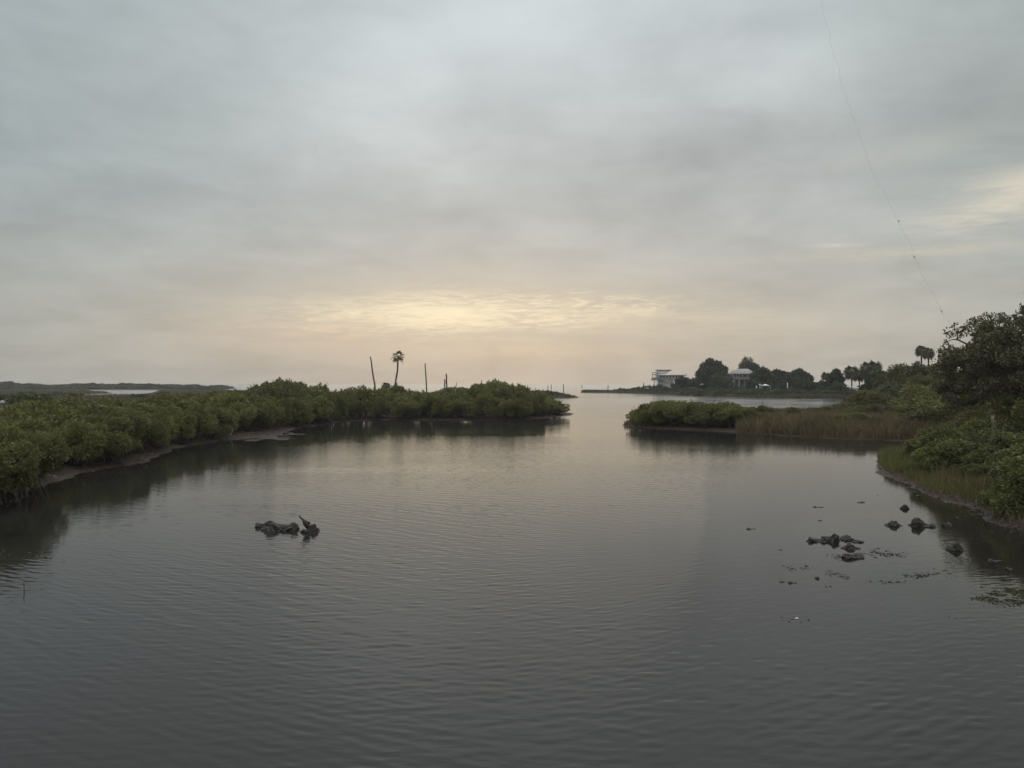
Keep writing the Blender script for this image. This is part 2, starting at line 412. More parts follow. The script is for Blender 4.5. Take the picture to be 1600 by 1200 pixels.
def polar(nd, na, d0, d1, amax):
    aa = np.linspace(-R(amax), R(amax), na); dd = np.exp(np.linspace(np.log(d0), np.log(d1), nd))
    A, D = np.meshgrid(aa, dd)
    return D*np.tan(A), D
def grid_faces(nr, nc):
    i = np.arange(nr-1)[:, None]*nc; j = np.arange(nc-1)[None]
    return np.stack([i+j, i+j+1, i+nc+j+1, i+nc+j], -1).reshape(-1, 4)

gx, gy = polar(520, 640, 3.0, 1300, 50)
gz = height(gx, gy)
mb = MB(); mb.addv(np.stack([gx, gy, gz], -1).reshape(-1, 3)); mb.quads(grid_faces(520, 640))
gm, q = mat('mud_and_soil')
geo = q.node('ShaderNodeNewGeometry'); pos = geo.outputs['Position']
sp = q.node('ShaderNodeSeparateXYZ'); q.t.links.new(pos, sp.inputs[0])
hz = q.m('ADD', sp.outputs[2], q.mul(q.m('SUBTRACT', q.noise(pos, 1.3, 5, 0.6), 0.5), 0.25))
mudc = q.mix(q.lin(q.noise(pos, 2.4, 6, 0.65), 0.35, 0.65), (0.016, 0.010, 0.007), (0.052, 0.033, 0.023))
soil = q.mix(q.lin(q.noise(pos, 3.0, 5, 0.6), 0.35, 0.65), (0.040, 0.030, 0.018), (0.075, 0.060, 0.035))
wet = q.mix(q.lin(q.noise(pos, 3.5, 5, 0.7), 0.42, 0.62), (0.060, 0.052, 0.040), (0.022, 0.024, 0.012))
cg = q.mix(q.ss(hz, 0.32, 0.55), mudc, soil)
cg = q.mix(q.ss(hz, -0.01, -0.12), cg, wet)
pb = q.node('ShaderNodeBsdfPrincipled'); q.put(pb.inputs['Base Color'], cg)
q.put(pb.inputs['Roughness'], q.lin(hz, -0.02, 0.2, 0.5, 0.95)); pb.inputs['Specular IOR Level'].default_value = 0.22
bp = q.node('ShaderNodeBump'); bp.inputs['Strength'].default_value = 0.8; bp.inputs['Distance'].default_value = 0.12
q.put(bp.inputs['Height'], q.noise(pos, 5.0, 7, 0.7)); q.t.links.new(bp.outputs[0], pb.inputs['Normal'])
finish(q, pb.outputs[0])
ground = mb.build('ground', gm, smooth=True); tag(ground, kind='structure')

# ------------------------------------------------------------------ water
NC = 1150
dn_ = np.concatenate([np.linspace(2.0, 7.0, 40)[:-1], np.linspace(7.0, 30.0, 420)[:-1], np.linspace(30, 112, 900)[:-1], np.exp(np.linspace(np.log(112), np.log(14000), 130))])
taa = np.tan(np.concatenate([np.linspace(-R(52), -R(34), 90)[:-1], np.linspace(-R(34), R(34), NC-178), np.linspace(R(34), R(52), 90)[1:]]))
NC = len(taa)
WX = dn_[:, None]*taa[None]; WY = np.repeat(dn_[:, None], NC, 1)
# depth from a coarser sampling of the sea bed
ci = np.arange(0, NC, 4); ri = np.arange(0, len(dn_), 3)
cd = -height(WX[np.ix_(ri, ci)], np.minimum(WY[np.ix_(ri, ci)], 1300.0) if False else WY[np.ix_(ri, ci)])
tmp = np.stack([np.interp(np.arange(len(dn_)), ri, cd[:, k_]) for k_ in range(len(ci))], 1)
dep = np.stack([np.interp(np.arange(NC), ci, tmp[k_]) for k_ in range(len(dn_))], 0)
# ripples: many short wave trains running up and down the creek, in gusty patches
rw = np.random.RandomState(12)
WZ = np.zeros_like(WX)
def patch(fx_, fy_, n_, sd):
    rp_ = np.random.RandomState(sd); o_ = np.zeros_like(WX)
    for _ in range(n_):
        a1 = rp_.uniform(0.4, 1.6)
        o_ += np.sin(WX*fx_*a1*rp_.choice([-1, 1]) + WY*fy_*rp_.uniform(0.4, 1.6) + rp_.uniform(0, 6.28) + 1.2*np.sin(WX*fx_*0.7 + rp_.uniform(0, 6.28)))
    return o_/math.sqrt(n_)
pA = [0.5 + 0.5*np.clip(patch(0.22, 0.35, 5, 40+i_), -1, 1) for i_ in range(4)]
WYb = WY - 0.42*(np.sqrt(WX**2 + 20) - 4.47)*np.clip((60-WY)/40, 0, 1)
for i_ in range(56):
    g_ = i_ % 4
    lam = (0.17, 0.23, 0.31, 0.5)[rw.choice(4, p=[.28, .38, .26, .08])]*rw.uniform(0.8, 1.3)
    th_ = R((0, 11, -13, 24)[g_] + rw.normal()*17)
    kk_ = 2*math.pi/lam
    amp_ = 0.0120*lam/(2*math.pi)
    ph = kk_*(np.sin(th_)*WX + np.cos(th_)*(WYb if i_ % 5 < 3 else WY)) + rw.uniform(0, 6.28) + 0.9*np.sin(0.55*WX + 0.4*WY + rw.uniform(0, 6.28))
    WZ += amp_*np.sin(ph)*(0.35 + pA[g_])
gust = 0.30 + 0.70*np.clip(0.55 + 0.55*patch(0.05, 0.11, 6, 77), 0, 1)
shore_ = np.interp(dep, [0.0, 0.3, 1.2, 2.0], [0.10, 0.22, 0.75, 1.0])
fade = np.interp(WY, [0, 85, 112, 113], [1, 1, 0, 0])
WZ *= gust*shore_*fade
del pA
mb = MB(); mb.addv(np.stack([WX, WY, WZ], -1).reshape(-1, 3)); mb.quads(grid_faces(len(dn_), NC))
wavy = np.interp(WY, [0, 85, 112], [0.0, 0.0, 1.0])
wm, q = mat('tidal_water')
at_ = q.node('ShaderNodeAttribute', attribute_name='depth'); dp = at_.outputs['Fac']
geo = q.node('ShaderNodeNewGeometry'); pos = geo.outputs['Position']
def mapped(rz, sx, sy):
    mp = q.node('ShaderNodeMapping'); mp.inputs['Rotation'].default_value = (0, 0, R(rz)); mp.inputs['Scale'].default_value = (sx, sy, 1)
    q.t.links.new(pos, mp.inputs[0]); return mp.outputs[0]
warp = q.node('ShaderNodeTexNoise'); warp.inputs['Scale'].default_value = 0.25; warp.inputs['Detail'].default_value = 2
q.t.links.new(pos, warp.inputs['Vector'])
r1 = q.noise(mapped(6, 2.2, 5.4), 1.0, 3, 0.5, 0.5)
r2 = q.noise(mapped(-17, 2.2, 7.0), 1.0, 2, 0.5, 0.6)
r3 = q.noise(mapped(22, 6.5, 9.5), 1.0, 3, 0.6, 0.3)
r4 = q.noise(mapped(-3, 0.45, 0.9), 1.0, 3, 0.5, 0.4)
h = q.add(q.mul(r1, 0.8), q.mul(r2, 0.6), q.mul(r3, 0.6), q.mul(r4, 0.35))
calm = q.ss(q.noise(mapped(5, 0.035, 0.11), 1.0, 4, 0.6, 0.5), 0.30, 0.62)     # cat's-paws of wind
shore = q.lin(dp, 0.0, 1.7, 0.25, 1.0)
amp = q.mul(q.lin(calm, 0, 1, 0.25, 1.0), shore)
bmp = q.node('ShaderNodeBump'); bmp.inputs['Distance'].default_value = 0.021
farw = q.node('ShaderNodeAttribute', attribute_name='far').outputs['Fac']
q.put(bmp.inputs['Strength'], q.mul(amp, q.lin(farw, 0, 1, 0.28, 0.12))); q.put(bmp.inputs['Height'], h)
gl = q.node('ShaderNodeBsdfGlossy', distribution='GGX'); farq = q.node('ShaderNodeAttribute', attribute_name='far').outputs['Fac']
q.put(gl.inputs['Roughness'], q.m('ADD', q.m('MULTIPLY', q.lin(dp, 0.2, 2.2, 0.035, 0.065), q.lin(calm, 0, 1, 0.6, 1.0)), q.mul(farq, q.lin(calm, 0, 1, 0.05, 0.13))))
q.t.links.new(bmp.outputs[0], gl.inputs['Normal'])
fr = q.node('ShaderNodeFresnel'); fr.inputs['IOR'].default_value = 1.34; q.t.links.new(bmp.outputs[0], fr.inputs['Normal'])
murk = q.node('ShaderNodeBsdfDiffuse'); murk.inputs[0].default_value = (0.023, 0.0215, 0.0205, 1)
tp = q.node('ShaderNodeBsdfTransparent'); tp.inputs[0].default_value = (0.80, 0.76, 0.66, 1)
clear = q.m('EXPONENT', q.m('MULTIPLY', q.m('MAXIMUM', dp, 0.0), -5.0))
body = q.node('ShaderNodeMixShader'); q.put(body.inputs[0], clear)
q.t.links.new(murk.outputs[0], body.inputs[1]); q.t.links.new(tp.outputs[0], body.inputs[2])
mw = q.node('ShaderNodeMixShader'); q.t.links.new(fr.outputs[0], mw.inputs[0])
q.t.links.new(body.outputs[0], mw.inputs[1]); q.t.links.new(gl.outputs[0], mw.inputs[2])
finish(q, mw.outputs[0])
water = mb.build('water', wm, smooth=True); tag(water, kind='structure')
a_ = water.data.attributes.new('depth', 'FLOAT', 'POINT'); a_.data.foreach_set('value', dep.astype(np.float32).ravel())
a_ = water.data.attributes.new('far', 'FLOAT', 'POINT'); a_.data.foreach_set('value', wavy.astype(np.float32).ravel())

# ------------------------------------------------------------------ plants
def shell_points(blobs, m_, rng, inner=0.35):
    B = np.array(blobs, float)        # cx,cy,cz,rx,ry,rz
    area = (B[:, 3]*B[:, 4] + B[:, 3]*B[:, 5] + B[:, 4]*B[:, 5])
    k = rng.choice(len(B), m_, p=area/area.sum())
    u = rng.normal(size=(m_, 3)); u /= np.linalg.norm(u, axis=1, keepdims=True)
    r = 1 - inner*rng.random(m_)**1.6
    pt = B[k, :3] + u*B[k, 3:]*r[:, None]
    nrm = u/B[k, 3:]; nrm /= np.linalg.norm(nrm, axis=1, keepdims=True)
    return pt, nrm
def crown(mb_, blobs, tufts, per, L, W, rng, up=0.35, spread=0.75, zmin=0.15, inner=0.35):
    pt, nr = shell_points(blobs, tufts, rng, inner)
    ok = pt[:, 2] > zmin; pt, nr = pt[ok], nr[ok]
    m_ = len(pt)
    d = nr[:, None]*0.8 + rng.normal(size=(m_, per, 3))*spread; d[..., 2] += up
    base = np.repeat(pt[:, None], per, 1) + rng.normal(size=(m_, per, 3))*L*0.35
    LL = L*(0.7 + 0.6*rng.random(m_*per))
    mb_.leaves(base.reshape(-1, 3), d.reshape(-1, 3), LL, LL*W/L, rng)
def limb(mb_, a, b, r0, r1, rng, k=5, sag=0.12, sides=5):
    a = np.array(a, float); b = np.array(b, float); L = np.linalg.norm(b-a)
    tt = np.linspace(0, 1, k)[:, None]
    pts = a + (b-a)*tt + np.sin(tt*np.pi)*rng.normal(size=3)*sag*L*0.5 + np.where((tt > 0) & (tt < 1), 1, 0)*rng.normal(size=(k, 3))*0.03*L
    mb_.tube(pts, np.linspace(r0, r1, k), sides)
    return pts

def bush_proto(name, seed, rad=2.0, ht=3.2, nb=16, tufts=2100, per=6, L=0.15, W=0.065, leaf='mangrove', bark='bark', roots=10, low=0.3, trunkname='stems', up=0.35, top_open=0.0):
    rng = np.random.default_rng(seed)
    root = empty(name)
    blobs = []
    for i in range(nb):
        a = rng.uniform(0, 6.283); rr = rad*0.72*math.sqrt(rng.random()); f = rr/(rad*0.75)
        br = rng.uniform(0.24, 0.42)*rad*0.9
        zc = rng.uniform(low, 1)*ht*(1 - 0.38*f*f)
        zc = min(zc, ht*(1-0.35*f*f) - br*0.5)
        zc = max(zc, low*ht*0.9)
        blobs.append((rr*math.cos(a), rr*math.sin(a), zc, br, br, br*0.78))
    mc = MB(); crown(mc, blobs, tufts, per, L, W, rng, up, zmin=low*ht*0.35)
    # ragged leading shoots above the outline
    sh = MB()
    for i in range(14):
        b_ = blobs[rng.integers(nb)]
        p0 = np.array([b_[0], b_[1], b_[2]]) + rng.normal(size=3)*0.1
        p1 = p0 + np.array([rng.normal()*0.3, rng.normal()*0.3, b_[5] + rng.uniform(0.15, 0.55)])
        sh.tube([p0, (p0+p1)/2 + rng.normal(size=3)*0.05, p1], [0.02, 0.014, 0.008], 4)
        tt = rng.uniform(0.45, 1.0, 26)[:, None]
        bs = p0 + (p1-p0)*tt
        dd = rng.normal(size=(26, 3))*0.8 + np.array([0, 0, 0.5])
        mc.leaves(bs, dd, L*0.9, W*0.9, rng)
    for i in range(7):      # bare weathered twigs
        b_ = blobs[rng.integers(nb)]; a = rng.uniform(0, 6.283)
        p0 = np.array(b_[:3]); p1 = p0 + np.array([math.cos(a), math.sin(a), rng.uniform(-0.1, 0.9)])*rng.uniform(0.5, 0.95)*rad*0.45
        sh.tube([p0, (p0+p1)/2 + rng.normal(size=3)*0.06, p1], [0.022, 0.016, 0.007], 4)
        sh.tube([(p0+p1)/2, p1 + rng.normal(size=3)*0.2], [0.012, 0.005], 4)
    c_ = mc.build('crown', M[leaf], root)
    for i in range(nb):
        b_ = blobs[i]
        a0 = (rng.normal()*0.22*rad*0.6, rng.normal()*0.22*rad*0.6, -0.25)
        limb(sh, a0, b_[:3], 0.05*rad*0.6, 0.018, rng)
    for i in range(roots):      # arching prop roots and bare low stems
        a = rng.uniform(0, 6.283); r_ = rng.uniform(0.35, 0.85)*rad
        e = np.array([r_*math.cos(a), r_*math.sin(a), -0.35])
        s0 = np.array([e[0]*0.25, e[1]*0.25, rng.uniform(0.5, 1.1)])
        md = (e+s0)/2 + np.array([e[0]*0.16, e[1]*0.16, 0.25])
        sh.tube([s0, md, e], [0.03, 0.026, 0.02], 4)
    sh.build(trunkname, M[bark], root)
    return root

protos = {}
protos['mangrove'] = [bush_proto('mangrove_bush', 10+i, rad=2.1, ht=3.2, nb=(17, 15, 18, 14)[i], tufts=2300) for i in range(4)]
protos['midmangrove'] = [bush_proto('mangrove_bush', 30+i, rad=2.5, ht=3.4, nb=16, tufts=1500, per=5, L=0.24, W=0.11) for i in range(3)]
protos['tall'] = [bush_proto('mangrove_tree', 50+i, rad=2.9, ht=4.8, nb=24, tufts=2600, per=5, L=0.24, W=0.11, trunkname='trunk', low=0.2) for i in range(3)]
protos['farbush'] = [bush_proto('shoreline_bush', 60+i, rad=3.2, ht=2.6, nb=12, tufts=900, per=4, L=0.42, W=0.22, roots=4, low=0.22, leaf='farleaf') for i in range(3)]
protos['shrub'] = [bush_proto('leafy_shrub', 70+i, rad=1.5, ht=2.1, nb=15, tufts=2400, per=6, L=0.12, W=0.06, leaf='shrub', roots=0, low=0.16) for i in range(3)]
protos['rust'] = [bush_proto('brownish_bush', 80+i, rad=2.6, ht=3.2, nb=16, tufts=1800, per=5, L=0.24, W=0.09, leaf='oldleaf', roots=0, low=0.16) for i in range(2)]
used = set()
PLACED = []
def place(kind, x, y, label, group, rad=None, ht=None, z=None, cat=None, rng=random, name=None, idx=None, rot=None):
    lst = protos[kind]; p_ = lst[idx % len(lst)] if idx is not None else rng.choice(lst)
    if p_.name in used: o = copy_tree(p_)
    else: o = p_; used.add(p_.name)
    base_r, base_h = BASE[kind]
    sx = (rad/base_r) if rad else 1.0; sz = (ht/base_h) if ht else 1.0
    if z is None: z = float(height(x, y))
    o.location = (x, y, z); o.rotation_euler = (0, 0, rng.uniform(0, 6.28) if rot is None else rot); o.scale = (sx, sx, sz)
    tag(o, label, cat or 'bush', group)
    PLACED.append(o)
    return o
BASE = {'mangrove': (2.1, 3.3), 'midmangrove': (2.5, 3.5), 'tall': (2.9, 5.0), 'farbush': (3.2, 2.7), 'shrub': (1.5, 2.2), 'rust': (2.6, 3.3)}

ORD = 'first second third fourth fifth sixth seventh eighth ninth tenth eleventh twelfth thirteenth fourteenth fifteenth sixteenth seventeenth eighteenth nineteenth twentieth'.split()
ORD += ['twenty-' + o_ for o_ in ORD[:9]] + ['thirtieth'] + ['thirty-' + o_ for o_ in ORD[:9]] + ['fortieth'] + ['forty-' + o_ for o_ in ORD[:9]] + ['fiftieth'] + ['fifty-' + o_ for o_ in ORD[:9]] + ['sixtieth'] + ['sixty-' + o_ for o_ in ORD[:9]] + ['seventieth'] + ['seventy-' + o_ for o_ in ORD[:9]]

rr = random.Random(4)
TOPX = [-80, 0, 50, 110, 150, 200, 250, 300, 350, 375, 385, 400, 430, 450, 470, 485, 500, 520, 540, 570, 600, 620, 650, 665, 680, 700, 730, 740, 760, 780, 800, 820, 840, 855, 870, 880, 890]
TOPY = [632, 630, 624, 621, 622, 622, 618, 614, 611, 611, 606, 599, 594, 590, 592, 600, 603, 601, 604, 607, 606, 605, 607, 610, 611, 611, 608, 601, 597, 594, 599, 604, 608, 616, 624, 633, 642]
def topy(px): return float(np.interp(px, TOPX, TOPY))
# --- front row along the left bank, walking the waterline
line = left_land[3:33]
seg = np.linalg.norm(np.diff(line, axis=0), axis=1); cum = np.concatenate([[0], np.cumsum(seg)])
s_ = 1.0; k = 0; front = []
while s_ < cum[-1] - 0.5 and k < 78:
    x = np.interp(s_, cum, line[:, 0]); y = np.interp(s_, cum, line[:, 1])
    x2 = np.interp(s_+0.8, cum, line[:, 0]); y2 = np.interp(s_+0.8, cum, line[:, 1])
    tx, ty = x2-x, y2-y; L_ = math.hypot(tx, ty) + 1e-9
    nx, ny = -ty/L_, tx/L_
    px = 800 + F*x/y
    if px > 240: off = rr.uniform(1.2, 1.7)
    elif px < 30: off = rr.uniform(1.2, 1.6)
    elif px < 90: off = rr.uniform(1.6, 2.0)
    else: off = rr.uniform(1.5, 2.0)
    if 385 < px < 470: off += 1.2
    if px > 860: off = 1.5
    bx, by = x + nx*off, y + ny*off
    px = 800 + F*bx/by
    r_ = rr.uniform(1.7, 2.2)
    hcap = 2.7 if px < 380 else 3.1
    if px > 845: hcap = 2.4
    lim = ZY(topy(px), by) - (0.35 if 560 < px < 640 else 0.6 if 500 < px < 740 else 0.4)
    h_ = min(hcap*rr.uniform(0.88, 1.12), lim)
    if px > 868: h_ = min(h_, 1.6); r_ = 1.3
    front.append((bx, by, r_, max(h_, 0.9)))
    s_ += rr.uniform(2.5, 3.2) * (1 if by < 60 else 1.12)
    k += 1
for i, (bx, by, r_, h_) in enumerate(front):
    place('mangrove', bx, by, f'{ORD[i]} mangrove from the near left end of the row lining the left bank\'s muddy waterline', 'front row of mangroves on the left bank', r_, h_, rng=rr)

for px_, d_, h_ in ((14, 31.5, 2.95), (-22, 30.0, 3.0), (40, 34.0, 2.7)):
    place('mangrove', PX(px_, d_), d_, 'tall bright mangrove at the extreme near left, nearest the viewer' if px_ == 14 else 'mangrove at the near left edge, beside the tallest near one' if px_ < 0 else 'mangrove overhanging the mud just right of the nearest bright one', 'front row of mangroves on the left bank', 1.9, h_, rng=rr)
# --- canopy behind
def scatter(px0, px1, dfun0, dfun1, spacing, cond):
    out = []; d = 26.0
    while d < 260:
        sp_ = spacing*(1 + d/260)
        x = PX(px0, d)
        x1 = PX(px1, d)
        x += rr.random()*sp_
        while x < x1:
            xx, yy = x + rr.uniform(-.3, .3)*sp_, d + rr.uniform(-.35, .35)*sp_
            px = 800 + F*xx/yy
            if cond(px, xx, yy): out.append((px, xx, yy))
            x += sp_
        d += sp_*0.95
    return out
def fdist(x, y): return min(math.hypot(x-a, y-b) for a, b, _, _ in front)
def cond_left(px, x, y):
    if px < -70: return False
    sd_ = float(sdist(left_land, x, y))
    if sd_ < 3.2 or fdist(x, y) < 2.1: return False
    if px < 110: return y < 82 and rr.random() < 0.95
    if px < 240: return y < 78
    if px < 385: return y < 150 - (385-px)*0.25 and (sd_ < 30 or rr.random() < 0.6)
    if px < 500: return sd_ < 24
    return sd_ < 13
rear = scatter(-60, 895, None, None, 3.3, cond_left)
cnt = 0
for px, x, y in rear:
    lim = ZY(topy(px), y) - (0.35 if 560 < px < 640 else 0.6 if 500 < px < 740 else 0.7 if px < 380 else 0.45)
    if px < 385: cap = 3.35 if px < 250 else 3.6
    elif px < 500: cap = 5.4
    elif px < 735: cap = 4.1
    else: cap = 5.4
    h_ = min(cap, lim)*rr.uniform(0.86, 1.04)
    if h_ < 1.5: continue
    kind = 'tall' if h_ > 4.1 else 'midmangrove'
    if px < 385: lab, grp = 'mangrove crown in the thicket behind the left bank\'s front row, nearer than the marsh', 'mangrove thicket on the near left bank'
    elif px < 500: lab, grp = 'mangrove in the tall green hump behind the muddy spit on the left bank', 'tall mangrove hump on the left bank'
    elif px < 735: lab, grp = 'mangrove of the level thicket below the lone palm and bare poles', 'mangrove thicket below the lone palm'
    else: lab, grp = 'mangrove on the domed point where the left bank ends', 'mangroves on the left point'
    place(kind, x, y, lab, grp, rr.uniform(2.2, 2.9), h_, rng=rr); cnt += 1
print('rear bushes', cnt, 'front', len(front))
for px, d in ((597, 117), (605, 119), (614, 118)): place('midmangrove', PX(px, d), d, 'x', 'mangrove thicket below the lone palm', 2.3, ZY(604.5, d)-0.75, rng=rr)
# dark round clump seen past the poles, islet bushes
for i, (px, d, r_, py) in enumerate(((697, 176, 3.4, 604), (711, 178, 3.9, 601.5), (726, 180, 3.2, 603.5))):
    place('tall', PX(px, d), d, f'{("left", "middle, highest", "right")[i]} crown of the dark rounded clump beside the short bare poles', 'dark rounded clump beside the poles', r_, ZY(py, d) - 0.6, rng=rr)
for i, (px, d, r_, py) in enumerate(((846, 262, 4.0, 611.5), (857, 262, 3.6, 612.5), (868, 260, 3.2, 614.5), (880, 259, 2.6, 617.5), (833, 264, 4, 612))):
    place('farbush', PX(px, d), d, 'low dark bush on the small islet beyond the left point', 'bushes on the small islet', r_, max(0.8, ZY(py, d)-0.3), rng=rr)
# marsh bushes beyond the near-left canopy
def cond_m(px, x, y): return float(sdist(left_land, x, y)) > 4 and 86 < y < 330 and px < 380 and rr.random() < 0.35
d = 95
mcount = 0
while d < 330:
    sp_ = 5 + d/22
    x = PX(-60, d) + rr.random()*sp_
    while x < PX(385, d):
        px = 800 + F*x/d
        yy = d + rr.uniform(-.4, .4)*sp_
        pr = 0.22 + 0.5*max(0, (px-180)/200) + (0.25 if px < 60 else 0)
        if 110 < px < 240: pr = 0.10
        if rr.random() < pr and float(sdist(left_land, x, yy)) > 5:
            lim = ZY(615 if px < 245 else topy(px)+1, yy) - 0.6
            place('farbush', x, yy, 'low bush scattered over the open marsh beyond the left bank\'s mangroves', 'scattered marsh bushes', rr.uniform(2.2, 3.6), min(max(lim, 1.0), 2.4)*rr.uniform(0.8, 1.0), rng=rr); mcount += 1
        x += sp_
    d += sp_
print('marsh bushes', mcount)

# --- far shore tree line at the left, individual rounded trees
def tree(name, seed, ht, rad, leaf='dark', bark='bark', nblob=40, tufts=2600, per=5, L=0.5, W=0.3, trunk_r=0.35, crown_low=0.25, shape='dome', blob_f=0.22, nlimb=14, inner=0.5):
    rng = np.random.default_rng(seed)
    root = empty(name)
    blobs = []
    for i in range(nblob):
        a = rng.uniform(0, 6.283); q_ = rng.random()
        if shape == 'dome':
            ph = math.acos(rng.uniform(-0.15, 1.0)); rr_ = rad*math.sin(ph)*rng.uniform(0.55, 0.95)
            z_ = crown_low*ht + (ht*(1-crown_low))*max(0, math.cos(ph))*rng.uniform(0.75, 0.98)
            br = rad*blob_f*rng.uniform(0.8, 1.35); bl = (rr_*math.cos(a), rr_*math.sin(a), z_ + br*0.2, br, br, br*0.8)
        elif shape == 'plume':
            rr_ = rad*0.75*math.sqrt(q_); f = rr_/rad
            z_ = ht*(0.92 - 0.35*f*rng.uniform(0.6, 1.3)) * rng.uniform(0.55, 1.0)
            br = rad*0.20; bl = (rr_*math.cos(a), rr_*math.sin(a), z_, br*0.85, br*0.85, br*2.2)
        elif shape == 'open':
            ph = math.acos(rng.uniform(-0.25, 1.0)); rr_ = rad*math.sin(ph)*rng.uniform(0.4, 1.0)
            z_ = crown_low*ht + (ht*(1-crown_low))*(0.5 + 0.5*math.cos(ph))*rng.uniform(0.7, 1.0)
            br = rad*blob_f*rng.uniform(0.5, 1.3); bl = (rr_*math.cos(a), rr_*math.sin(a), z_, br, br, br*0.62)
        blobs.append(bl)
    if shape == 'dome': blobs.append((0, 0, ht*0.55, rad*0.6, rad*0.6, ht*0.35))
    mc = MB(); crown(mc, blobs, tufts, per, L, W, rng, 0.15, 0.9, crown_low*ht*0.5, inner)
    mc.build('crown', M[leaf], root)
    tr = MB()
    top = np.array([rng.normal()*0.05*rad, rng.normal()*0.05*rad, ht*(0.45 if shape != 'plume' else 0.8)])
    pts = limb(tr, (0, 0, -0.3), top, trunk_r, trunk_r*0.45, rng, 7, 0.06, 8)
    for i in range(min(nlimb, nblob)):
        b_ = np.array(blobs[i][:3]); s0 = pts[rng.integers(2, 7)]
        lp = limb(tr, s0, b_, trunk_r*0.4, trunk_r*0.1, rng, 6, 0.15, 5)
        for j in range(2):
            e = lp[-2] + rng.normal(size=3)*rad*blob_f
            limb(tr, lp[-2 - j], e, trunk_r*0.14, trunk_r*0.05, rng, 4, 0.1, 4)
    tr.build('trunk', M[bark], root)
    return root
# far-left treeline, copies of three crowns
protos['fartree'] = [tree('shoreline_tree', 200+i, 8, 6, leaf='dark', L=0.9, W=0.55, tufts=900, per=4, nblob=22, crown_low=0.1, nlimb=6) for i in range(3)]
BASE['fartree'] = (6.8, 9.0)
FLX = [-60, 0, 15, 40, 60, 100, 130, 160, 200, 240, 270, 300, 330, 350, 362]
FLY = [596, 595.5, 595, 598, 600, 599.5, 598, 598.5, 598, 599, 599.5, 600.5, 601.5, 602, 603]
px = -50; k = 0
while px < 360:
    d = rr.uniform(700, 780)
    top = float(np.interp(px, FLX, FLY)) + rr.uniform(-0.9, 1.6)
    place('fartree', PX(px, d), d, 'dark tree in the low treeline far across the left marsh', 'far treeline beyond the left marsh', rr.uniform(6, 10), max(2.2, ZY(top, d)-0.7), cat='tree', rng=rr)
    px += rr.uniform(6, 9); k += 1
print('far trees', k)
px = -40
while px < 362:       # lower green fringe in front of it
    d = rr.uniform(630, 680)
    if px < 350: place('farbush', PX(px, d), d, 'low green bush fringing the far treeline beyond the lagoon', 'green fringe below the far treeline', rr.uniform(6, 9), rr.uniform(1.8, 2.8), rng=rr)
    px += rr.uniform(8, 12)

# --- right spit
spit = []
for px, d, r_, py in ((1000,88,1.5,634),(1012,86,2.0,624),(1026,85,2.2,619),(1040,88,2.2,619),(1052,84,2.2,622),(1068,86,2.2,621),(1083,83,2.1,624),(1098,84,2.2,623),(1113,81,2.1,626),(1127,82,2.2,625),(1140,80,2.0,627),(1152,81,2.0,629),(1163,79,1.6,634),(1034,94,2.2,621),(1060,96,2.2,623),(1090,95,2.2,624),(1120,94,2.2,626),(1146,92,2.0,628)):
    spit.append((px, d, r_, py))
for i, (px, d, r_, py) in enumerate(spit):
    if i < 13: lab = f'{ORD[i]} mangrove from the tip of the right-hand spit, in its waterline row'
    else: lab = f'{ORD[i-13]} mangrove from the tip in the second row on the right-hand spit'
    if i < 13: d -= 1.6
    place('mangrove', PX(px, d), d, lab, 'mangroves on the right-hand spit', r_, ZY(py, d)-0.55, rng=rr)
for i, (px, d, r_, h_) in enumerate(((1205,72,0.9,1.2),(1262,71,1.0,1.0),(1316,73,1.7,1.5),(1340,72,1.6,1.5),(1362,71,1.3,1.3),(1402,70,1.3,1.0),(1240,88,1.2,1.5),(1195,90,1.4,1.8),(1180,101,1.3,1.3),(1213,104,1.2,.9),(1228,105,1.5,1.0),(1256,103,1.2,.8),(1272,106,1.4,1.0),(1292,104,1.3,1.2),(1180,74,.9,.9),(1228,74,.8,.8),(1286,76,1.2,1.2),(1425,74,1.3,1.4))):
    place('shrub', PX(px, d), d, f'{ORD[i]} dark low shrub poking out of the brown reeds on the spit', 'low shrubs among the brown reeds', r_, h_, rng=rr)
# brown-green bushes at the spit's landward end
for i, (px, d, r_, py, kd) in enumerate(((1318,108,2.3,628,'rust'),(1338,112,2.9,616,'rust'),(1358,110,3.3,609,'rust'),(1378,106,3.0,612,'rust'),(1345,98,2.2,632,'rust'),(1372,96,2.4,630,'rust'),(1392,98,2.4,632,'rust'),(1303,104,1.8,636,'rust'))):
    place(kd, PX(px, d), d, f'{ORD[i]} brown-green bush of the clump between the reeds and the drooping palm', 'brown-green bushes at the end of the reeds', r_, ZY(py, d)-0.5, rng=rr)
# large green thicket right of the drooping palm
TH = [(1440,104,4.0,594,'tall'),(1465,96,4.0,590,'tall'),(1492,92,4.0,588,'tall'),(1515,84,3.8,586,'tall'),(1540,78,3.8,584,'tall'),(1442,84,3.0,620,'midmangrove'),(1468,80,3.2,612,'midmangrove'),(1495,74,3.2,610,'midmangrove'),(1525,70,3.2,606,'midmangrove'),
      (1556,64,3.4,600,'tall'),(1590,58,3.4,596,'tall'),(1455,72,2.6,634,'rust'),(1485,66,2.6,636,'rust'),(1515,62,2.6,632,'rust'),(1548,56,2.6,628,'midmangrove'),(1580,50,2.6,630,'midmangrove'),(1612,48,3.0,600,'tall'),(1640,54,3.5,570,'tall')]
for i, (px, d, r_, py, kd) in enumerate(TH):
    place(kd, PX(px, d), d, f'{ORD[i]} bush of the dense green thicket under the big right-hand tree', 'dense thicket under the big tree', r_, ZY(py, d)-0.6, rng=rr)
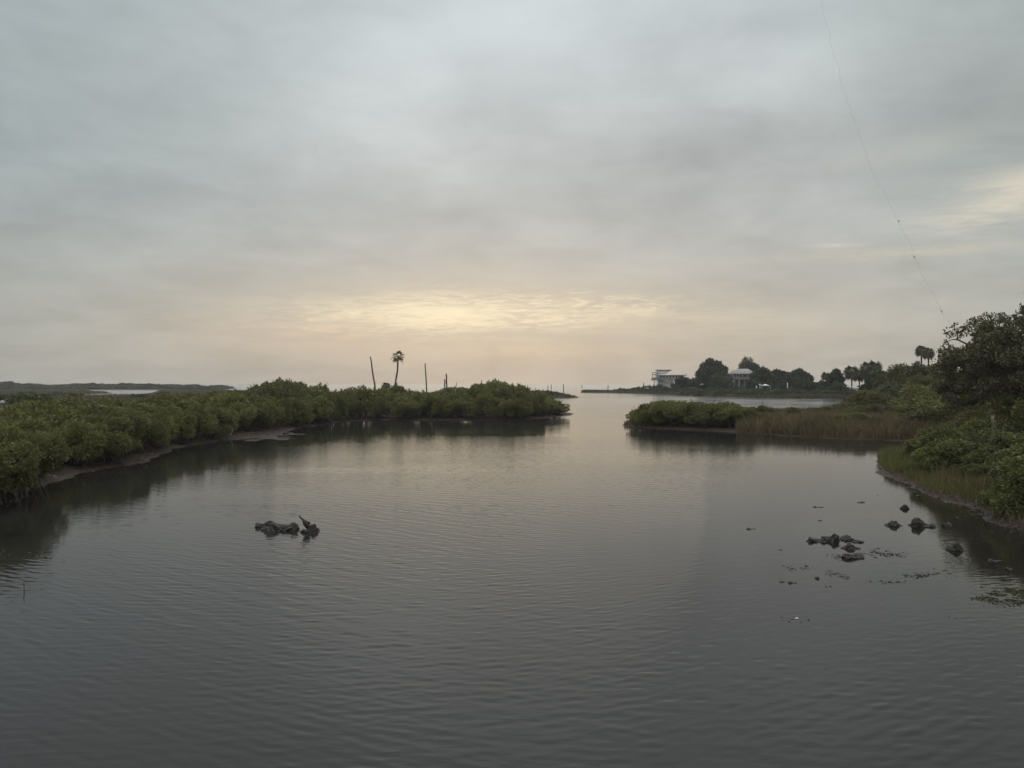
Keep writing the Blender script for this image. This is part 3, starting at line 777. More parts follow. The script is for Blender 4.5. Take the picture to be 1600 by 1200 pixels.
# mound of tall trees between the drooping palm and the big tree
protos['mound'] = [tree('bushy_tree', 230+i, 8, 5.0, leaf='oldleaf', L=0.34, W=0.17, tufts=2600, per=6, nblob=30, crown_low=0.12, nlimb=8, trunk_r=0.25) for i in range(2)]
BASE['mound'] = (5.8, 8.9)
for i, (px, d, r_, py) in enumerate(((1388,150,4.6,575),(1410,146,5.2,566),(1432,140,5.4,563),(1455,140,4.6,567),(1474,128,4.4,574),(1444,122,4.2,582),(1498,118,4.5,577))):
    place('mound', PX(px, d), d, f'{ORD[i]} tree of the rounded mound between the drooping palm and the big right-hand tree', 'mound of trees left of the big tree', r_, ZY(py, d)-0.5, cat='tree', rng=rr)
# near right bank shrubs
NR = [(1452,44,1.5,678),(1472,42.5,1.7,670),(1494,41,1.7,663),(1517,41.5,1.7,664),(1540,40,1.7,668),(1462,38.5,1.3,692),(1487,38,1.5,684),(1512,37,1.4,684),(1530,34.5,.8,732),(1566,39,1.6,668),(1592,37,1.7,672),(1585,28.5,1.25,714),(1606,26.8,1.5,706),(1630,30,1.9,690),(1578,33.5,1.1,702),(1618,40,2,668),(1545,47,1.8,650),(1580,46,2.0,648),(1510,50,1.8,652),(1475,52,1.7,656),(1612,47,2.2,640)]
for i, (px, d, r_, py) in enumerate(NR):
    place('shrub', PX(px, d), d, f'{ORD[i]} leafy green shrub on the near right bank, above the pebbly mud', 'leafy shrubs on the near right bank', r_, max(0.8, ZY(py, d)-0.45), rng=rr)

# --- far right shore hedge of small bushes
px = 1072; k = 0; hb = []
while px < 1330:
    d0 = float(np.interp(px, [900,950,1000,1100,1180,1240,1330], [422,404,365,283,258,251,240]))
    hb.append((px, d0 + rr.uniform(6, 9), rr.uniform(2.6, 3.4), rr.uniform(1.7, 2.3))); px += rr.uniform(8, 11)
px = 1000
while px < 1330:
    d0 = float(np.interp(px, [900,950,1000,1100,1180,1240,1330], [422,404,365,283,258,251,240]))
    hb.append((px, d0 + rr.uniform(15, 24), rr.uniform(2.8, 3.8), rr.uniform(1.9, 2.6))); px += rr.uniform(9, 12)
for px, d, r_, h_ in hb:
    place('farbush', PX(px, d), d, 'low bush in the continuous hedge along the far right shore', 'hedge along the far right shore', r_, h_, rng=rr)
for i, (px, d, r_, py) in enumerate(((958,412,2.0,612),(964,412,2.6,609),(970,412,2.9,607.5),(978,408,2.8,608.5),(986,404,2.8,608),(992,402,2.9,607),(999,398,2.6,609),(1011,392,2.8,603.5),(1017,392,2.6,605.5),(1030,380,3.4,602),(1036,380,3.0,603.5),(1024,384,3,605.5))):
    place('farbush', PX(px, d), d, f'{ORD[i]} dark bush from the seaward tip of the far right shore', 'dark bushes on the far seaward tip', r_, max(0.9, ZY(py, d)-0.35), rng=rr)

# --- trees around the houses
big = tree('shade_tree', 301, 14.2, 8.6, nblob=80, tufts=8000, L=0.6, W=0.4, trunk_r=0.5, crown_low=0.1, blob_f=0.16)
big.location = (PX(1111, 345), 345, 0.7); tag(big, 'biggest dark dome-shaped tree, between the two white stilt houses', 'tree', 'trees along the far right shore')
b2_ = tree('shade_tree', 302, 7.0, 4.6, nblob=30, tufts=2400, L=0.5, W=0.3, trunk_r=0.25, crown_low=0.28, blob_f=0.2)
b2_.location = (PX(1065, 355), 355, 0.7); tag(b2_, 'small dark tree in front of the flat-roofed white house', 'tree', 'trees along the far right shore')
b3_ = tree('pine_tree', 303, 17.2, 6.6, nblob=34, tufts=4200, L=0.6, W=0.22, trunk_r=0.4, crown_low=0.3, shape='plume')
b3_.location = (PX(1169.5, 385), 385, 0.7); tag(b3_, 'tall feathery pine with pointed plumes rising behind the hipped-roof house', 'tree', 'trees along the far right shore')
b4_ = tree('pine_tree', 304, 11.0, 2.6, nblob=16, tufts=1400, L=0.55, W=0.22, trunk_r=0.25, crown_low=0.25, shape='plume')
b4_.location = (PX(1147, 360), 360, 0.7); tag(b4_, 'narrow dark pine between the biggest dome tree and the hipped-roof house', 'tree', 'trees along the far right shore')
spec = [(1192,312,6.8,572.5,'low wide dark tree just right of the hipped-roof house, hiding its side','shade_tree'),
        (1219,326,6.2,572,'dark tree second right of the hipped-roof house','shade_tree'),
        (1243,318,6.0,573,'dark tree third right of the hipped-roof house, with spiky top','shade_tree'),
        (1258,312,4.6,578,'dark tree at the right end of the group beside the hipped-roof house','shade_tree'),
        (1305,262,4.0,575,'dark square-shouldered tree alone right of the gap in the far shore trees','shade_tree'),
        (1122,330,4.0,585,'lighter green tree at the foot of the biggest dome tree','bushy_tree'),
        (1134,325,3.6,588,'second lighter green tree, just left of the hipped-roof house','bushy_tree'),
        (1256,270,4.2,592,'olive bush-like tree below the spiky dark tree','bushy_tree'),
        (1268,268,3.6,595,'second olive bush-like tree, beside the gap in the far shore trees','bushy_tree'),
        (1310,256,3.4,598,'olive bush-like tree below the square-shouldered dark tree','bushy_tree'),
        (1282,300,2.4,596,'tiny dark tree in the gap of the far shore trees','shade_tree'),
        (1372,170,4.2,580,'olive tree at the left foot of the rounded mound','bushy_tree')]
for i, (px, d, r_, py, lab, nm) in enumerate(spec):
    H = ZY(py, d) - 0.7
    o = tree(nm, 320+i, H*0.93, r_*0.86, nblob=46, tufts=4200, L=0.55, W=0.36, trunk_r=0.3, crown_low=0.10, blob_f=0.2, leaf='dark' if nm == 'shade_tree' else 'farleaf', nlimb=8)
    o.location = (PX(px, d), d, 0.6); tag(o, lab, 'tree', 'trees along the far right shore')

# --- palms
def fan(mb_, c0, d, L, W, rng, nl=16, droop=0.3):
    """a palmate frond: stalk end at c0, segments radiating about direction d"""
    d = d/np.linalg.norm(d); s = np.cross(d, [0, 0, 1.0]); s /= (np.linalg.norm(s)+1e-6); u = np.cross(s, d)
    th = np.linspace(-1.9, 1.9, nl)
    dirs = np.cos(th)[:, None]*d + np.sin(th)[:, None]*s + rng.normal(size=(nl, 3))*0.06
    mid = c0 + dirs*L*0.55 + u*0.05
    tip = c0 + dirs*L + np.array([0, 0, -droop*L])
    wv = np.cross(dirs, u); wv /= (np.linalg.norm(wv, axis=1, keepdims=True)+1e-6)
    b = mb_.addv(np.stack([np.repeat(c0[None], nl, 0), mid + wv*W, tip, mid - wv*W], 1).reshape(-1, 3))
    mb_.quads(np.arange(nl*4).reshape(-1, 4) + b)
def fan_palm(seed, trunk, cr, nf=22, seg=16, leaf='palm', tr=0.2, zlow=-0.75, segw=0.09):
    rng = np.random.default_rng(seed); root = empty('palm_tree')
    m1 = MB(); trunk = np.array(trunk, float)
    kk = 14; tt = np.linspace(0, 1, kk); pts = np.stack([np.interp(tt, np.linspace(0, 1, len(trunk)), trunk[:, i]) for i in range(3)], 1)
    m1.tube(pts, tr*(1.1 - 0.2*tt), 8, rng, 0.06); m1.build('trunk', M['palmtrunk'], root)
    top = trunk[-1]; cm = MB(); 
    for i in range(nf):
        a = i*2.39996 + rng.normal()*0.1; ze = np.interp(i, [0, nf-1], [zlow, 0.95]); ce = math.sqrt(max(0.02, 1-ze*ze))
        d = np.array([math.cos(a)*ce, math.sin(a)*ce, ze]); st = cr*0.52
        mid = top + d*st*0.6 + np.array([0, 0, 0.12*cr]); e = top + d*st
        cm.tube([top, mid, e], [0.03, 0.022, 0.018], 4)
        fan(cm, e, d + np.array([0, 0, -0.25]), cr*0.55, segw*cr/1.4, rng, seg)
    cm.build('crown', M[leaf], root)
    return root
D0 = 200
def at(px, py, d=D0): return (PX(px, d), 0.0, ZY(py, d))
p0 = at(616.5, 612)
tk = [at(616.3, 618), at(617.3, 603), at(618.8, 592), at(621, 580), at(621.3, 568), at(621.6, 558)]
tk = [(a[0]-tk[0][0], 0.05*i, a[2]-0.5) for i, a in enumerate(tk)]
lone = fan_palm(401, tk, 1.95, nf=12, zlow=-0.7, tr=0.22, seg=13)
lone.location = (PX(616.3, D0), D0, 0.5); tag(lone, 'lone tall fan palm with a slightly crooked trunk among bare poles', 'palm')
sp_ = fan_palm(402, [(0, 0, 0), (0, 0, 2.0), (0.05, 0, 3.6)], 1.25, nf=22, zlow=-0.4)
sp_.location = (PX(603, 190), 190, ZY(603.5, 190)-3.7); tag(sp_, 'short palm whose crown just clears the mangroves left of the lone palm', 'palm')
for i, (px, py, d, cr) in enumerate(((1439.5, 549, 205, 1.75), (1450.5, 552.5, 200, 1.75))):
    o = fan_palm(410+i, [(0, 0, 0), (0.1, 0, ZY(py, d)*0.5), (0, 0, ZY(py, d)-0.6)], cr, nf=34, zlow=-0.85, tr=0.2)
    o.location = (PX(px, d), d, 0.6); tag(o, ('left, higher' if i == 0 else 'right, lower') + ' of the twin tall palms above the rounded mound of trees', 'palm', 'twin tall palms')
for i, (px, py, d, cr) in enumerate(((1330, 582, 245, 2.6), (1342, 586, 240, 2.3), (1356, 577, 236, 2.8), (1366, 575, 232, 2.6), (1290, 588, 280, 1.8))):
    o = fan_palm(420+i, [(0, 0, 0), (0.2, 0, ZY(py, d)*0.5), (0, 0, ZY(py, d)-0.6)], cr, nf=36, zlow=-0.9, tr=0.2)
    o.location = (PX(px, d), d, 0.6)
    tag(o, ('first', 'second', 'third', 'fourth')[i] + ' palm from the left in the row right of the square-shouldered tree' if i < 4 else 'small palm left of the square-shouldered dark tree on the far shore', 'palm', 'palms along the far right shore')
def feather_palm(seed, L, nf, th, leaf='palm'):
    rng = np.random.default_rng(seed); root = empty('palm_tree')
    m1 = MB(); m1.tube([(0, 0, -0.3), (0, 0, th*0.5), (0, 0, th)], [0.42, 0.36, 0.38], 10, rng, 0.08); m1.build('trunk', M['palmtrunk'], root)
    for i in range(nf):
        cm = MB(); a = i*2.39996; ze = np.interp(i, [0, nf-1], [-0.25, 0.95])
        d = np.array([math.cos(a)*math.sqrt(1-ze*ze), math.sin(a)*math.sqrt(1-ze*ze), ze])
        tt = np.linspace(0, 1, 12)[:, None]; ll = L*rng.uniform(0.85, 1.1)
        pts = np.array([0, 0, th]) + d*tt*ll*np.array([1, 1, 0.85]) + np.array([0, 0, -1.0])*(tt**2.2)*ll*0.72
        cm.tube(pts, np.linspace(0.035, 0.01, 12), 4)
        dn = np.gradient(pts, axis=0); dn /= np.linalg.norm(dn, axis=1, keepdims=True)
        s = np.cross(dn, [0, 0, 1.0]); s /= (np.linalg.norm(s, axis=1, keepdims=True)+1e-6)
        u = np.linspace(0.12, 1, 44); idx = u*11; bi = np.clip(idx.astype(int), 0, 10); fr_ = (idx-bi)[:, None]
        bp_ = pts[bi]*(1-fr_) + pts[bi+1]*fr_; sd_ = s[bi]; dr = dn[bi]
        for sg in (-1, 1):
            cm.leaves(bp_, sd_*sg*0.8 + dr*0.7 + np.array([0, 0, -0.45]) + rng.normal(size=bp_.shape)*0.12, 0.55*np.sin(np.clip(u, 0.1, 0.97)*2.9)+0.12, 0.075, rng)
        cm.build('frond', M[leaf], root)
    return root
fp = feather_palm(431, 4.1, 38, 3.4); fp.location = (PX(1396, 112), 112, 0.5)
tag(fp, 'big drooping feather palm at the landward end of the brown reeds', 'palm')

# --- the big tree at the right edge, plus its neighbour
bt = tree('oak_tree', 501, 9.1, 5.4, leaf='oak', nblob=120, tufts=6200, per=6, L=0.17, W=0.09, trunk_r=0.32, crown_low=0.30, shape='open', blob_f=0.125, nlimb=70, inner=0.7)
bt.location = (PX(1572, 58), 58, 0.5); tag(bt, 'large dark oak-like tree with gaps of sky through its crown at the right edge', 'tree')
bt2 = tree('oak_tree', 502, 11.4, 6.0, leaf='oak', nblob=120, tufts=8000, per=6, L=0.18, W=0.09, trunk_r=0.36, crown_low=0.18, shape='open', blob_f=0.15, nlimb=60, inner=0.7)
bt2.location = (PX(1668, 55), 55, 0.5); tag(bt2, 'tallest dark tree, cut off by the right edge of the photo', 'tree')
bt4 = tree('oak_tree', 504, 6.0, 3.8, leaf='oak', nblob=80, tufts=5200, per=6, L=0.18, W=0.09, trunk_r=0.22, crown_low=0.12, shape='open', blob_f=0.16, nlimb=40, inner=0.7)
bt4.location = (PX(1528, 66), 66, 0.5); tag(bt4, 'smaller olive tree sloping down from the big right-hand tree to the mound', 'tree')
bt3 = tree('oak_tree', 503, 7.4, 4.2, leaf='oak', nblob=70, tufts=5200, per=6, L=0.17, W=0.09, trunk_r=0.22, crown_low=0.12, shape='open', blob_f=0.17, nlimb=40, inner=0.7)
bt3.location = (PX(1596, 50), 50, 0.5); tag(bt3, 'lower dark tree filling the shade below the two big right-hand trees', 'tree')

# ------------------------------------------------------------------ grass and reeds
def blades(name, label, matn, n_, region, hmin, hmax, wd, rng, lean=0.22, cat='grass', clump=0.0):
    """region(rng, n) -> x, y arrays on land"""
    x, y = region(rng, n_)
    z = height(x, y); ok = z > 0.02; x, y, z = x[ok], y[ok], z[ok]
    m_ = len(x); hh = rng.uniform(hmin, hmax, m_)*(1 + 0.25*wob(x*0.6, y*0.6, 0, 9))
    hh = np.clip(hh, hmin*0.5, hmax*1.3)
    mb_ = MB()
    a = rng.uniform(0, 6.283, m_); ln = rng.normal(size=(m_, 2))*lean*hh[:, None]
    sx, sy = np.cos(a)*wd*0.5, np.sin(a)*wd*0.5
    b0 = np.stack([x-sx, y-sy, z-0.04], 1); b1 = np.stack([x+sx, y+sy, z-0.04], 1)
    m0 = np.stack([x-sx*0.8+ln[:, 0]*0.35, y-sy*0.8+ln[:, 1]*0.35, z+hh*0.55], 1); m1 = np.stack([x+sx*0.8+ln[:, 0]*0.35, y+sy*0.8+ln[:, 1]*0.35, z+hh*0.55], 1)
    tp_ = np.stack([x+ln[:, 0], y+ln[:, 1], z+hh], 1)
    b = mb_.addv(np.stack([b0, b1, m1, m0, tp_], 1).reshape(-1, 3)); k5 = np.arange(m_)[:, None]*5 + b
    mb_.quads(k5 + np.array([0, 1, 2, 3])); mb_.tris(k5 + np.array([3, 2, 4]))
    o = mb_.build(name, M[matn]); tag(o, label, cat, kind='stuff'); return o
def region_px(px0, px1, d0f, d1f, sdmin=0.3, poly=None, keep=None):
    def f(rng, n_):
        px = rng.uniform(px0, px1, n_); u = rng.random(n_)
        d0 = d0f(px) if callable(d0f) else d0f; d1 = d1f(px) if callable(d1f) else d1f
        d = d0 + (d1-d0)*u; x = (px-800)/F*d
        ok = (sdist(poly, x, d) > sdmin) if poly is not None else np.ones(n_, bool)
        if keep is not None: ok &= keep(x, d, rng)
        return x[ok], d[ok]
    return f
g = np.random.default_rng(9)
blades('brown_reeds', 'waist-high brown reeds covering the low right-hand spit', 'reed', 60000, region_px(1150, 1475, 62, 112, -0.25, right_land), 0.40, 1.15, 0.045, g, lean=0.3)
blades('shore_grass', 'thin grass tufts at the seaward tip of the right-hand spit', 'reed', 1600, region_px(968, 1050, 83, 92, 0.1, right_land), 0.25, 0.7, 0.04, g)
blades('bright_grass', 'bright green grass clump rounding the near right bank\'s tip', 'grass', 9000, region_px(1372, 1450, 36, 58, 0.0, right_land, lambda x, d, r: (x - 18.5)**2/36 + (d-47)**2/60 < 1), 0.22, 0.8, 0.028, g, lean=0.34)
blades('bank_grass', 'yellow-green grass in front of the leafy shrubs on the near right bank', 'grass', 24000, region_px(1385, 1640, 26, 46, 0.45, right_land), 0.12, 0.66, 0.025, g, lean=0.36)
blades('bank_stubble', 'sparse brown stubble and dead stems on the mud of the near right bank', 'reed', 15000, region_px(1372, 1640, 25, 52, -0.05, right_land), 0.14, 0.46, 0.018, g, lean=0.4)
blades('dry_grass', 'dry brownish grass between the shrubs on the near right bank', 'reed', 26000, region_px(1395, 1680, 26, 60, 1.2, right_land, lambda x, d, r: wob(x*0.9, d*0.9, 3, 18) > 0.0), 0.3, 0.9, 0.026, g, lean=0.32)
blades('marsh_grass', 'open brown and green marsh grass beyond the left bank mangroves', 'marshgrass', 60000, region_px(-60, 400, 75, 600, 2.0, left_land), 0.3, 0.6, 0.20, g)
blades('islet_grass', 'low grass on the islet beyond the left point', 'marshgrass', 5000, region_px(740, 905, 248, 300, 0.8, islet), 0.5, 1.0, 0.14, g)
blades('far_shore_grass', 'strip of grass edging the far right shore', 'marshgrass', 26000, region_px(905, 1340, lambda p: np.interp(p, [900,950,1000,1100,1180,1240,1330], [422,404,365,283,258,251,240]), lambda p: np.interp(p, [900,950,1000,1100,1180,1240,1330], [428,430,400,310,280,272,262]), 1.0, right_land), 0.5, 1.1, 0.2, g)
blades('breathing_roots', 'short pencil-like mangrove roots and twigs standing in the mud along the left bank', 'sticks', 5200, region_px(-40, 890, 24, 122, 0.05, left_land, lambda x, d, r: (sdist(left_land, x, d) < 3.4) & (r.random(len(x)) < 0.55 + 0.4*np.sin(x*1.3)*np.sin(d*0.9))), 0.08, 0.26, 0.022, g, lean=0.12, cat='roots')
blades('understory_grass', 'low green growth on the ground under the left bank thicket', 'marshgrass', 9000, region_px(-40, 880, 30, 125, 3.4, left_land), 0.2, 0.5, 0.05, g)

# ------------------------------------------------------------------ rocks
def rock_mesh(name, w_, dp_, ht, seed, rough=0.22, lumps=None):
    import bmesh
    rng = np.random.default_rng(seed)
    bm = bmesh.new(); bmesh.ops.create_icosphere(bm, subdivisions=4 if w_ > 0.3 else 3, radius=1)
    co = np.array([v_.co for v_ in bm.verts])
    ks = [(rng.normal(size=3)*f_, rng.uniform(0, 6.28), a_) for f_, a_ in ((1.8, .6), (3, .5), (4.5, .4), (7, .42), (11, .40), (16, .36), (24, .28)) for _ in range(3)]
    dsp = sum(a_*np.sin(co@k_ + p_) for k_, p_, a_ in ks)
    rad = 1 + rough*dsp*0.55
    co2 = co*rad[:, None]*np.array([w_/2, dp_/2, ht])
    co2[:, 2] = np.where(co2[:, 2] > 0, co2[:, 2]*(0.75 + 0.25*np.sin(co[:, 0]*4 + seed)), co2[:, 2]*0.5)
    for v_, c_ in zip(bm.verts, co2): v_.co = c_
    me = bpy.data.meshes.new(name); bm.to_mesh(me); bm.free(); return me
def rock(px, py, wpx, hpx, label, seed, m_='rock', name='rock', group='rocks awash off the right bank', lift=0.0):
    d = DY(py + hpx*0.15); w_ = wpx/F*d; ht = max(0.03, hpx/F*d*(0.62 if hpx < 9 else 0.8))
    o = bpy.data.objects.new(name, rock_mesh(name, w_*1.08, w_*0.75, ht, seed)); C.objects.link(o)
    o.data.materials.append(M[m_]); o.location = (PX(px, d), d, -0.02 - 0.08*ht + lift); o.rotation_euler = (0, 0, (seed*0.7) % 0.9 - 0.45)
    tag(o, label, 'rock', group); return o
# left pair: a long lumpy mound made of one mass, and a smaller one with driftwood
lr = rock(437, 824, 56, 23, 'long low lumpy dark rock alone in the water left of centre', 601, group='rocks left of centre')
lr2 = rock(411, 822, 22, 14, 'small dark lump touching the left end of the long lumpy rock', 602, group='rocks left of centre')
rk = rock(485, 829, 26, 17, 'small dark rock beside the long lumpy rock, carrying a leaning driftwood stub', 603, group='rocks left of centre')
rk2 = rock(456, 826, 24, 15, 'low dark lump at the right end of the long lumpy rock', 604, group='rocks left of centre')
dd = DY(831); sc_ = dd/F
dw = MB()
bx0, bz0 = PX(485, dd), 0.0
def dwp(px, py): return (PX(px, dd), dd, ZY(py, dd))
dwm = [dwp(486, 829), dwp(481, 822), dwp(477, 817), dwp(473.5, 813), dwp(470, 809.5), dwp(467, 806)]
dw.tube(np.array(dwm), [0.05, 0.07, 0.085, 0.034, 0.022, 0.015], 9, np.random.default_rng(3), 0.18)
dw.tube(np.array([dwp(479, 819), dwp(483, 817.5), dwp(484.5, 819)]), [0.07, 0.05, 0.03], 7, np.random.default_rng(4), 0.2)
o = dw.build('driftwood', M['rock']); tag(o, 'short leaning driftwood stub jutting up from the small rock left of centre', 'driftwood')
RK = [(1278,792.5,13,4,'flat dark rock, farthest left of the upper scattered rocks off the right bank'),
 (1345.5,785,11,5,'small dark rock second from the left in the farthest row of scattered rocks'),
 (1371,774,6,2.5,'tiny dark rock, farthest out from the viewer off the right bank'),
 (1413,794,13,9,'small pointed rock behind the pair of big rocks off the right bank'),
 (1396,820,25,12,'knobbly dark rock, left one of the pair of big rocks near the right bank'),
 (1440,820,32,18,'biggest rounded dark rock near the right bank, right of the knobbly one'),
 (1479,820,17,10,'jagged low rock just right of the biggest rounded rock'),
 (1443,805,7,3,'pebble-sized rock just above the biggest rounded rock'),
 (1494,809,7,3.5,'tiny rock, left one of a pair beside the muddy point'),
 (1506,808,7,3.5,'tiny rock, right one of a pair beside the muddy point'),
 (1521,805,9,3,'small flat rock at the edge of the muddy point'),
 (1283.7,813.5,13,4,'thin flat rock with a tapering left end, above the rock cluster'),
 (1173,826.5,13,5,'small flat rock, leftmost and alone in open water right of centre'),
 (1277,844,30,11,'slab-shaped rock at the left of the central rock cluster'),
 (1298,843,24,18,'tallest peaked rock in the middle of the central rock cluster'),
 (1322,842,26,9,'broad flat rock at the upper right of the central rock cluster'),
 (1341,846,24,8,'tapering flat rock at the right tip of the central rock cluster'),
 (1331,856,27,10,'reddish low rock at the bottom right of the central rock cluster'),
 (1313,853,9,4,'tiny rock between the two halves of the central rock cluster'),
 (1332.6,869.5,30,12,'reddish rock just below the central rock cluster, with weed at its right'),
 (1369,857,10,4,'small oval rock to the right of the central rock cluster'),
 (1217,859.5,14,4,'flat dark rock to the left of and below the central rock cluster'),
 (1491,857,29,16,'pyramid-shaped rock standing alone near the right bank'),
 (1539,846,7,3,'tiny rock between the pyramid-shaped rock and the bank'),
 (1553,876,20,7,'flat oval dark rock near the right edge of the photo'),
 (1577,889,12,8,'small rock nearest the right bank\'s dark reflection'),
 (1538,892,7,3,'tiny rock below the flat oval dark rock'),
 (1434,898,12,6,'left lump of a flat double rock below the pyramid-shaped rock'),
 (1447,899.5,11,6,'right lump of a flat double rock below the pyramid-shaped rock'),
 (1276,903,11,7,'small diamond-shaped rock below the central rock cluster'),
 (1223,908.5,14,7,'left lump of a dark double rock, lower left of the rock cluster'),
 (1238,910.5,12,7,'right lump of a dark double rock, lower left of the rock cluster'),
 (1488,965,14,5,'lone flat rock nearest the viewer at the lower right'),
 (1352,878.5,5,2.5,'speck of rock below and right of the weedy reddish rock'),
 (1524,826,7,2.5,'tiny flat rock at the foot of the muddy point'),
 (1466,829,4,2,'speck of rock below the jagged low rock'),
 (1590,909,5,2.5,'speck of rock by the right edge above the floating weed'),
 (1297,831.5,4,2.5,'left speck of a pair just above the peaked rock'),
 (1303,832,4,2.5,'right speck of a pair just above the peaked rock'),
 (1431,778,7,3,'small stone at the waterline below the pebbly bank\'s left end')]
for i, (px, py, w_, h_, lab) in enumerate(RK):
    rock(px, py, w_, h_, lab, 620+i, 'rock_red' if 'reddish' in lab else 'rock')
# loose stones on the pebbly mud, too many to count
mb = MB(); g = np.random.default_rng(77); import bmesh as _bm
b_ = _bm.new(); _bm.ops.create_icosphere(b_, subdivisions=1, radius=1); ico = np.array([v_.co for v_ in b_.verts]); icf = np.array([[v_.index for v_ in f_.verts] for f_ in b_.faces]); b_.free()
cntp = 0
for i in range(9000):
    px = g.uniform(1400, 1640); py = g.uniform(752, 842); x, y = G(px, py)
    x, y = float(x), float(y)
    if cntp > 1500: break
    s2 = float(sdist(right_land, x, y))
    if -0.5 < s2 < 3.2 and g.random() < (1.0 if s2 > 0 else 0.35):
        r_ = g.uniform(0.015, 0.05)*(1 + (g.random() < 0.1)*1.2); z = float(height(x, y))
        k_ = mb.addv(ico*(r_*g.uniform(0.6, 1.3, 3)*np.array([1, 1, .6]))*(1+0.15*g.normal(size=(len(ico), 1))) + np.array([x, y, max(z, -0.04)+r_*0.1])); mb.tris(icf + k_); cntp += 1
o = mb.build('pebbles', M['rock']); tag(o, 'loose brown stones strewn over the mud of the near right bank', 'pebbles', kind='stuff')

mb = MB(); g = np.random.default_rng(78); cntp = 0
cand = g.random((30000, 2)); cx_ = cand[:, 0]*930 - 40; cdd = 24*np.exp(cand[:, 1]*np.log(122/24.)); cxx = (cx_-800)/F*cdd
csd = sdist(left_land, cxx, cdd); sel = np.where((csd > 0.0) & (csd < 2.6))[0][:1600]; hz_ = height(cxx[sel], cdd[sel])
for i_, z in zip(sel, hz_):
    r_ = g.uniform(0.02, 0.06)*(1 + (g.random() < 0.08)*1.3)
    k_ = mb.addv(ico*(r_*g.uniform(0.5, 1.5, 3)*np.array([1, 1, .45])) + np.array([cxx[i_], cdd[i_], max(z, -0.03)])); mb.tris(icf + k_)
o = mb.build('shell_litter', M['litter']); tag(o, 'broken shells and bits of wrack littering the mud of the left bank', 'shells', kind='stuff')

# ------------------------------------------------------------------ weed mats on the shallows
def weed(name, label, strips, n_, seed, ln=0.07):
    rng = np.random.default_rng(seed); mb_ = MB(); P_ = []; D_ = []
    for (px0, py0, px1, py1, th, wgt) in strips:
        m_ = int(n_*wgt); tt = rng.random(m_); px = px0 + (px1-px0)*tt; py = py0 + (py1-py0)*tt + rng.normal(size=m_)*th
        y = DY(py); x = (px-800)/F*y
        x = x + 0.08*rng.normal(size=m_)
        keep = wob(x*6, y*6, 6) > -0.12
        x, y = x[keep], y[keep]
        P_.append(np.stack([x, y, rng.uniform(-0.012, 0.006, len(x))], 1)); D_.append(np.stack([rng.normal(size=len(x)), rng.normal(size=len(x))*0.5, rng.uniform(-0.05, 0.06, len(x))], 1))
    p_ = np.concatenate(P_); d_ = np.concatenate(D_)
    mb_.leaves(p_, d_, ln*rng.uniform(0.5, 1.3, len(p_)), 0.022, rng)
    o = mb_.build(name, M['weed']); tag(o, label, 'seaweed', kind='stuff'); return o
weed('seaweed', 'thin streaks of dark weed trailing right of the reddish rock', [(1345, 867, 1415, 869, 2.5, .6), (1300, 869, 1328, 872, 2.2, .2), (1360, 863, 1390, 863, 1.5, .2)], 900, 1)
weed('seaweed', 'weed streaks around the flat double rock below the pyramid-shaped rock', [(1412, 899, 1500, 895, 1.8, .4), (1470, 891, 1495, 889, 1.0, .15), (1460, 881, 1480, 879, .8, .1), (1360, 909, 1410, 910, 1.2, .2), (1418, 901, 1445, 903, 1.6, .15)], 520, 2)
weed('seaweed', 'faint weed scraps scattered left of the diamond-shaped rock', [(1222, 885, 1265, 889, 2.2, .5), (1290, 892, 1325, 905, 2.5, .35), (1290, 912, 1305, 916, 1.5, .15)], 330, 3)
weed('seaweed', 'dense olive weed mat at the right edge below the bank\'s reflection', [(1545, 934, 1640, 940, 4.5, .75), (1528, 936, 1560, 934, 1.6, .12), (1570, 925, 1640, 926, 3.0, .2)], 6500, 4)
weed('seaweed', 'olive weed mat at the left edge below the dark mangrove reflection', [(-30, 880, 26, 866, 7.5, .5), (-30, 860, 30, 855, 5, .3), (10, 893, 30, 889, 2.5, .08), (60, 868, 75, 872, 2.5, .08)], 1500, 5)
weed('seaweed', 'faint weed patch in the water around the white float', [(1215, 966, 1262, 974, 2.5, 1.0)], 14, 6)

# ------------------------------------------------------------------ poles, posts and other small things
def pole(px0, py0, px1, py1, d, r0, r1, label, name='bare_pole', m_='snag', group=None, cat='pole', seed=0, below=1.5):
    rng = np.random.default_rng(seed + int(px0))
    a = np.array([PX(px0, d), d, ZY(py0, d)]); b = np.array([PX(px1, d), d, ZY(py1, d)])
    a0 = a + (a-b)/np.linalg.norm(a-b)*below
    tt = np.linspace(0, 1, 9)[:, None]
    pts = a0 + (b-a0)*tt + rng.normal(size=(9, 3))*np.array([1, 1, 0])*r0*0.18
    mb_ = MB(); mb_.tube(pts - a0, np.linspace(r0, r1, 9), 9, rng, 0.05)
    o = mb_.build(name, M[m_]); o.location = a0; tag(o, label, cat, group); return o
gp = 'bare palm trunks beyond the left bank'
pole(586.3, 608, 578.8, 557.5, 200, .24, .15, 'tallest bare trunk, leaning left, standing left of the lone palm', group=gp, below=3.0)
pole(666.3, 611, 664.4, 568, 200, .20, .13, 'slender upright bare trunk midway between the lone palm and the short pair', group=gp, below=3.0)
pole(698, 613, 697.4, 584.5, 185, .20, .16, 'thicker, taller one of the short pair of bare trunks', group=gp, below=3)
pole(695.2, 613, 695.1, 593, 184, .15, .14, 'short stub standing against the taller trunk of the short pair', group=gp, below=3)
pole(711, 614, 713.5, 598, 170, .12, .08, 'pale thin dead stem in front of the dark rounded clump', name='dead_snag', m_='bleached', below=2.5, cat='dead tree')
pole(752.4, 604, 752.4, 594, 122, .10, .05, 'short dead spike at the left edge of the domed point', name='dead_snag', below=1.5, cat='dead tree')
gc = 'channel posts in the open water'
